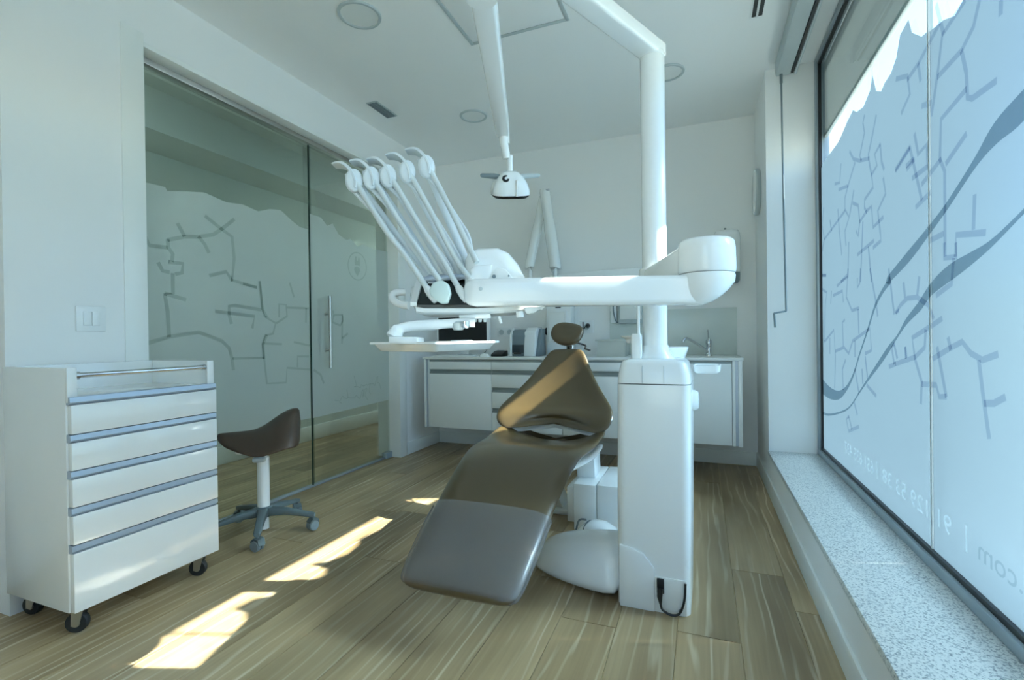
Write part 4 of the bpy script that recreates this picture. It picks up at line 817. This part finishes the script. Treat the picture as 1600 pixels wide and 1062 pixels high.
for s in (-1, 1):
    bm = new(); tube(bm, [HM @ V((s * 0.05, 0, 0.025)), HM @ V((s * 0.075, 0, 0.028)), HM @ V((s * 0.13, -0.005, 0.032 if s < 0 else 0.030)), HM @ V((s * 0.137, -0.005, 0.032))], [0.012, 0.0125, 0.009, 0.005], 12); obj('handle', bm, M_GREY if s < 0 else M_LGREY, lp, smooth=50)

# ================================================================ delivery system
EL = at(1104, 432, 1.43)                                            # elbow centre
dl = thing('delivery_system', 'white instrument delivery unit on a swing arm above the chair', 'delivery unit', (PX, PY, 1.13))
ZA0, ZA1 = 1.228, 1.322
bm = new(); lathe(bm, [(0.058, ZA0 - 0.005), (0.062, ZA0 + 0.004), (0.062, ZA1 - 0.01), (0.058, ZA1)], (PX, PY, 0), n=32); obj('pole_clamp', bm, M_PLASTIC, dl)
bm = new(); a = V((PX, PY, (ZA0 + ZA1) / 2)); b = V((EL.x, EL.y, (ZA0 + ZA1) / 2)); bar(bm, a, b, 0.05, 0.044, 0.072, 0.048, 0.35); obj('upper_arm', bm, M_PLASTIC, dl, smooth=50)
bm = new(); lathe(bm, [(0.078, 1.231), (0.081, 1.238), (0.080, 1.30), (0.077, 1.322), (0.068, 1.330), (0.03, 1.332)], (EL.x, EL.y, 0), n=40); obj('elbow_cap', bm, M_PLASTIC, dl, smooth=50)
bm = new(); secs = []
for z, r_, sh in ((1.229, 0.077, 0), (1.222, 0.079, 0.0), (1.205, 0.078, -0.001), (1.185, 0.070, -0.008), (1.165, 0.058, -0.017), (1.148, 0.042, -0.028), (1.137, 0.022, -0.038)):
    secs.append([V((EL.x, EL.y, z)) + E1 * (sh + r_ * math.cos(2 * PI * k / 32)) + E2 * (r_ * math.sin(2 * PI * k / 32)) for k in range(32)])
loft(bm, secs); obj('elbow_knuckle', bm, M_PLASTIC, dl, smooth=60)
# lower arm, running square to its heading, from the elbow to the instrument head
LA0 = at(726, 458, 1.465); LA1 = V((EL.x, EL.y, LA0.z)) - E1 * 0.02
LA1 = V((LA1.x, LA1.y, 1.182))
ax1 = (LA1 - LA0).normalized(); sd_ = ax1.cross(UP).normalized(); u1 = sd_.cross(ax1)
bm = new(); secs = []; Ltot = (LA1 - LA0).length
for q, hh, ww in ((0.0, 0.018, 0.012), (0.004, 0.028, 0.020), (0.014, 0.036, 0.028), (0.035, 0.0405, 0.034), (0.30, 0.042, 0.036), (Ltot - 0.08, 0.043, 0.04), (Ltot, 0.0435, 0.04)):
    secs.append([LA0 + ax1 * q + sd_ * ww * x + u1 * hh * y for x, y in rrect(1, 1, 0.38, 4)])
loft(bm, secs); la = obj('lower_arm', bm, M_PLASTIC, dl, smooth=50)
sc_ = at(751, 451, 1.427)
bm = new(); lathe(bm, [(0.006, 0), (0.006, 0.0035), (0.004, 0.004)], sc_ + E2 * 0.003, -E2, 14); obj('arm_screw', bm, M_LGREY, la)
# head tub
def hp(px, py, D): return at(px, py, D)
bm = new(); secs = []
for px, f0, f1, pyb, pyt, D_ in ((634, 0.07, 0.10, 462, 452, 1.49), (640, 0.03, 0.14, 472, 446, 1.49), (650, 0.0, 0.16, 489, 440, 1.49), (662, 0.0, 0.165, 491, 436, 1.49), (740, 0.0, 0.165, 491, 433, 1.49), (800, 0.0, 0.165, 488, 440, 1.49), (842, 0.02, 0.15, 483, 445, 1.49), (858, 0.05, 0.12, 474, 452, 1.49)):
    p0 = hp(px, pyb, D_); zt = hp(px, pyt, D_ + 0.14).z; zb = p0.z; o = V((p0.x, p0.y, 0)); m_ = (f0 + f1) / 2
    lip = min(zb + 0.018, zt - 0.004)
    secs.append([o + E2 * f0 + UP * (zb + 0.006), o + E2 * (f0 + 0.006) + UP * zb, o + E2 * (f1 - 0.01) + UP * (zb - 0.002), o + E2 * f1 + UP * (zb + 0.01), o + E2 * f1 + UP * zt, o + E2 * (f1 - 0.02) + UP * zt, o + E2 * (f0 + 0.004) + UP * (lip + 0.002), o + E2 * f0 + UP * lip])
loft(bm, secs); tub = obj('instrument_head', bm, M_PLASTIC, dl, smooth=35)
def slope(px, k, lift=0.004):
    """point on the sloping instrument panel: k 0 at the front lip, 1 at the back edge"""
    a_ = hp(px, 490, 1.49); z0_ = a_.z + 0.02; z1_ = hp(px, 434, 1.63).z + 0.004
    return V((a_.x, a_.y, 0)) + E2 * (0.004 + 0.145 * k) + UP * (z0_ + (z1_ - z0_) * k + lift)
bm = new(); loft(bm, [[slope(px, k, 0.008) for k in (0, 0.5, 1)] + [slope(px, k, -0.003) for k in (1, 0.5, 0)] for px in (651, 700, 745, 790)]); pan = obj('instrument_panel', bm, M_PANEL, tub, smooth=30)
bm = new(); loft(bm, [[slope(px, k, l) for k, l in ((0.0, 0.004), (0.0, 0.016), (0.5, 0.022), (1.0, 0.014), (1.0, 0.004))] for px in (641, 646, 651)]); obj('side_cheek', bm, M_PLASTIC, tub, smooth=40)
bm = new(); loft(bm, [[slope(660, k, 0.0095), slope(675, k, 0.0095), slope(675, k, 0.0085), slope(660, k, 0.0085)] for k in (0.68, 0.98)]); lbl = obj('sticker', bm, M_PLASTIC, pan, smooth=0)
bm = new()
for i in range(4): loft(bm, [[slope(662, k, 0.0101), slope(672 - i % 2 * 3, k, 0.0101), slope(672 - i % 2 * 3, k, 0.0097), slope(662, k, 0.0097)] for k in (0.73 + i * 0.06, 0.755 + i * 0.06)])
obj('sticker_text_lines', bm, M_GREY, pan, smooth=0)
bm = new(); lathe(bm, [(0.012, 0), (0.012, 0.004), (0.007, 0.004), (0.006, 0.001)], slope(668, 0.3, 0.006), (-E2 * 0.5 + UP * 0.8), 18); obj('button_ring', bm, M_GREY, pan)
bm = new(); tube(bm, [hp(655, 436, 1.60), hp(742, 430, 1.60)], 0.012, 10, 0.6); obj('rear_shelf', bm, M_ALU, tub)
bm = new(); tube(bm, curve([hp(640, 478, 1.50), hp(622, 474, 1.52), hp(613, 466, 1.54), hp(616, 458, 1.56), hp(632, 456, 1.58)], 4), [0.012] * 3 + [0.012] * 11 + [0.011] * 3, 12); obj('side_grip', bm, M_PLASTIC, tub)
# dome over the arm end
DP = [(724, 446), (725, 403), (731, 391), (745, 385), (778, 384), (795, 392), (810, 410), (820, 432), (824, 446)]
bm = new(); prism(bm, [hp(x, y, 1.50) for x, y in DP], E2 * 0.15, 0.042, 6); dome = obj('head_dome', bm, M_PLASTIC, dl, smooth=50)
bm = new(); prism(bm, [hp(x, y, 1.497) for x, y in ((736, 446), (734, 420), (742, 414), (770, 412), (766, 430), (760, 446))], E2 * 0.02, 0.006, 2); obj('dome_neck', bm, M_PLASTIC, dome, smooth=50)
bm = new(); prism(bm, [hp(x, y, 1.498) for x, y in ((766, 441), (768, 424), (776, 417), (790, 420), (800, 432), (804, 441))], E2 * 0.012, 0.003, 2); obj('pivot_cover', bm, M_PLAST2, dome, smooth=50)
bm = new(); lathe(bm, [(0.006, 0), (0.006, 0.006)], hp(772, 432, 1.499), -E2, 12); lathe(bm, [(0.003, 0), (0.003, 0.006)], hp(795, 431, 1.499), -E2, 10); obj('pivot_screw', bm, M_GREY, dome)
# whip arms, guides, hoses
WH = [((564, 297), (581, 325), (605, 363), (636, 403), (669, 453)), ((593, 295), (615, 332), (649, 383), (672, 417), (688, 440)), ((619, 290), (652, 346), (690, 403), (704, 428), (718, 452)), ((646, 281), (676, 336), (710, 400), (726, 424), (738, 440)), ((676, 273), (703, 325), (722, 363), (734, 388), (745, 410))]
HK = [(522, 258), (549, 254), (575, 251), (605, 244), (635, 236)]
for i, (path, (hx0, hy0)) in enumerate(zip(WH, HK)):
    Dt = 1.53 + 0.012 * i
    root = hp(668 + 18 * i, 436, 1.605); crest = hp(hx0 + 26, hy0 + 14, Dt)
    bm = new(); tube(bm, curve([root, root.lerp(crest, 0.5) + UP * 0.004, crest + (root - crest) * 0.04], 6), 0.0095, 10, 1.4, side=E2); wa = obj('whip_arm', bm, M_SILVER, dl)
    # curved guide: flat tongue then a saddle turning down
    G = [hp(hx0 + a_, hy0 + b_, Dt) for a_, b_ in ((0, 1), (9, 0), (18, 2), (27, 9), (34, 19), (38, 30), (38, 40))]
    bm = new(); secs = []
    c = curve(G, 4); n = len(c)
    for q, p in enumerate(c):
        tg = (c[min(q + 1, n - 1)] - c[max(q - 1, 0)]).normalized(); nn = tg.cross(E2).normalized(); wd = 0.022 + 0.012 * min(1, q / 8); th = 0.0035 + 0.003 * math.sin(PI * q / (n - 1))
        secs.append([p + E2 * wd * x + nn * th * y for x, y in rrect(1, 1, 0.5, 2)])
    loft(bm, secs); obj('hose_guide', bm, M_SILVER, wa, smooth=50)
    bm = new(); cc = hp(hx0 + 31, hy0 + 25, Dt - 0.016)
    dn = (-E2 + E1 * 0.45).normalized(); ds = dn.cross(UP).normalized()
    loft(bm, [[cc + dn * h + (ds * math.cos(2 * PI * k / 24) * 0.9 + UP * math.sin(2 * PI * k / 24) * 1.25) * r_ for k in range(24)] for r_, h in ((0.006, -0.006), (0.020, -0.009), (0.029, -0.004), (0.029, 0.010), (0.025, 0.014), (0.012, 0.0150), (0.004, 0.0152))]); obj('guide_disc', bm, M_SILVER, wa, smooth=50)
    bm = new(); D_b = 1.47
    pts = [hp(hx0 + 27, hy0 + 16, Dt - 0.02)] + [hp(x, y, Dt - 0.02 + (D_b + 0.04 - Dt) * (q / 4)) for q, (x, y) in enumerate(path)]
    hs_ = curve(pts, 5); tube(bm, hs_, 0.0088, 10); obj('hose', bm, M_HOSE, wa)
    bm = new(); pts2 = [hp(hx0 + 20, hy0 + 14, Dt - 0.012), hp(hx0 + 26, hy0 + 34, Dt - 0.012), hp(path[0][0] + 8, path[0][1] + 22, Dt), hp(path[1][0] + 12, path[1][1] + 16, Dt + 0.01), hp(path[2][0] + 12, path[2][1] + 12, Dt + 0.02), root + UP * 0.01]
    tube(bm, curve(pts2, 5), 0.0065, 8); obj('hose', bm, M_SILVER, wa)
    e = hs_[-1]; dv = (hs_[-1] - hs_[-4]).normalized()
    if i in (0, 2, 3): 
        bm = new(); tube(bm, [e - dv * 0.012, e, e + dv * 0.03, e + dv * 0.045], [0.009, 0.013, 0.012, 0.008], 12); obj('handpiece', bm, M_PLASTIC, wa)
bm = new(); prism(bm, [hp(x, y, 1.425) for x, y in ((676, 441), (690, 437), (700, 443), (704, 458), (699, 473), (688, 474), (672, 462), (670, 452))], E2 * 0.035, 0.005, 2, True); obj('syringe_holder', bm, M_GREENCUP, tub, smooth=50)
# underside details
bm = new(); prism(bm, [hp(x, y, 1.47) for x, y in ((716, 492), (766, 490), (767, 497), (718, 498))], E2 * 0.06, 0.003, 2, True); obj('tray_mount', bm, M_PLASTIC, dl)
for x in (742, 750, 758):
    bm = new(); tube(bm, [hp(x, 496, 1.49), hp(x, 503, 1.49)], [0.008, 0.005], 10); obj('valve_knob', bm, M_LGREY, dl)
bm = new(); prism(bm, [hp(x, y, 1.455) for x, y in ((818, 480), (854, 478), (846, 484), (834, 486), (828, 491), (822, 490))], E2 * 0.05, 0.004, 2, True); obj('rear_bracket', bm, M_PLASTIC, dl)
bm = new(); tube(bm, [hp(812, 486, 1.47), hp(813, 496, 1.47)], [0.012, 0.012], 12); tube(bm, [hp(780, 494, 1.47), hp(783, 505, 1.47)], 0.004, 8); obj('lock_knob', bm, M_PLASTIC, dl)
# tray on its arm
bm = new(); tube(bm, curve([hp(742, 504, 1.46), hp(720, 504, 1.455), hp(680, 507, 1.45), hp(640, 510, 1.44), hp(622, 516, 1.43), hp(614, 527, 1.42)], 4), [0.014] * 8 + [0.016] * 8 + [0.022] * 5, 12, 0.7); ta = obj('tray_arm', bm, M_PLASTIC, dl, smooth=50)
bm = new(); lathe(bm, [(0.014, -0.026), (0.018, -0.02), (0.018, -0.006), (0.012, 0.0)], hp(716, 502, 1.455), n=18); obj('tray_pivot', bm, M_LGREY, ta)
bm = new(); lathe(bm, [(0.010, -0.02), (0.013, -0.016), (0.013, 0.0)], hp(727, 502, 1.44), n=16); obj('tray_pivot_pin', bm, M_CHROME, ta)
TC = hp(681, 533, 1.42); TC.z = 1.040
tr = thing('instrument_tray', 'white square tray hung under the instrument delivery unit', 'tray', TC)
bm = new(); secs = []
for z, s in ((-0.026, 0.80), (-0.024, 0.84), (-0.006, 0.93), (-0.005, 1.0), (0.001, 1.0), (0.001, 0.96), (-0.004, 0.93)):
    secs.append([TC + (E1 * math.cos(0.95) + E2 * math.sin(0.95)) * (0.138 * s * x) + (-E1 * math.sin(0.95) + E2 * math.cos(0.95)) * (0.138 * s * y) + UP * z for x, y in rrect(1, 1, 0.12, 3)])
loft(bm, secs); obj('tray_plate', bm, M_PLASTIC, tr, smooth=35)
bm = new(); prism(bm, [hp(x, y, 1.27) for x, y in ((607, 525), (652, 527), (652, 538), (607, 537))], E2 * 0.10, 0.004, 2, True)
obj('tray_clamp', bm, M_PLASTIC, tr, smooth=40)
bm = new(); lathe(bm, [(0.034, 0.0005), (0.036, 0.004), (0.030, 0.008)], TC + E1 * 0.075 + E2 * 0.01 - UP * 0.004, n=24); obj('tray_cup_well', bm, M_LGREY, tr)
sbox('tray_mat', [(TC + V((-0.11, -0.03, -0.0035)), TC + V((-0.02, 0.04, 0.0005)))], M_GREY, 0.001, tr)

# ================================================================ foot control
ft = thing('foot_control', 'white foot pedal with grey strap on the floor behind the column', 'foot control', (-0.51, 2.42, 0))
bm = new(); fo = V((-0.555, 2.425, 0)); fd = V((0.985, -0.17, 0)); fs = V((0.17, 0.985, 0)); secs = []
for q, hw, h in ((-0.075, 0.025, 0.018), (-0.07, 0.05, 0.03), (-0.02, 0.072, 0.08), (0.03, 0.08, 0.108), (0.09, 0.08, 0.108), (0.14, 0.074, 0.085), (0.165, 0.06, 0.045), (0.17, 0.04, 0.018)):
    secs.append([fo + fd * q + fs * (hw * math.copysign(abs(math.cos(PI * k / 12)) ** 0.6, math.cos(PI * k / 12))) + UP * (0.008 + h * math.sin(PI * k / 12) ** 0.7) for k in range(13)])
loft(bm, secs); sh = obj('pedal_shell', bm, M_PLASTIC, ft, smooth=60)
bm = new(); prism(bm, [fo + fd * a_ + fs * b_ for a_, b_ in ((-0.08, -0.03), (-0.02, -0.076), (0.15, -0.08), (0.172, 0), (0.15, 0.08), (-0.02, 0.076), (-0.08, 0.03))], UP * 0.009); obj('rubber_sole', bm, M_RUBBER, ft, smooth=0)
bm = new(); secs = [fo + fd * 0.008 + fs * (0.0795 * math.cos(PI * k / 14)) + UP * (0.012 + 0.092 * math.sin(PI * k / 14) ** 0.75) for k in range(15)]
tube(bm, secs, 0.006, 8); obj('strap', bm, M_BASEARM, sh)
bm = new(); tube(bm, curve([fo - fd * 0.06 + UP * 0.045, fo - fd * 0.04 + UP * 0.105, fo + fd * 0.0 + UP * 0.115], 4), 0.005, 8); obj('hook_lever', bm, M_GREY, sh)
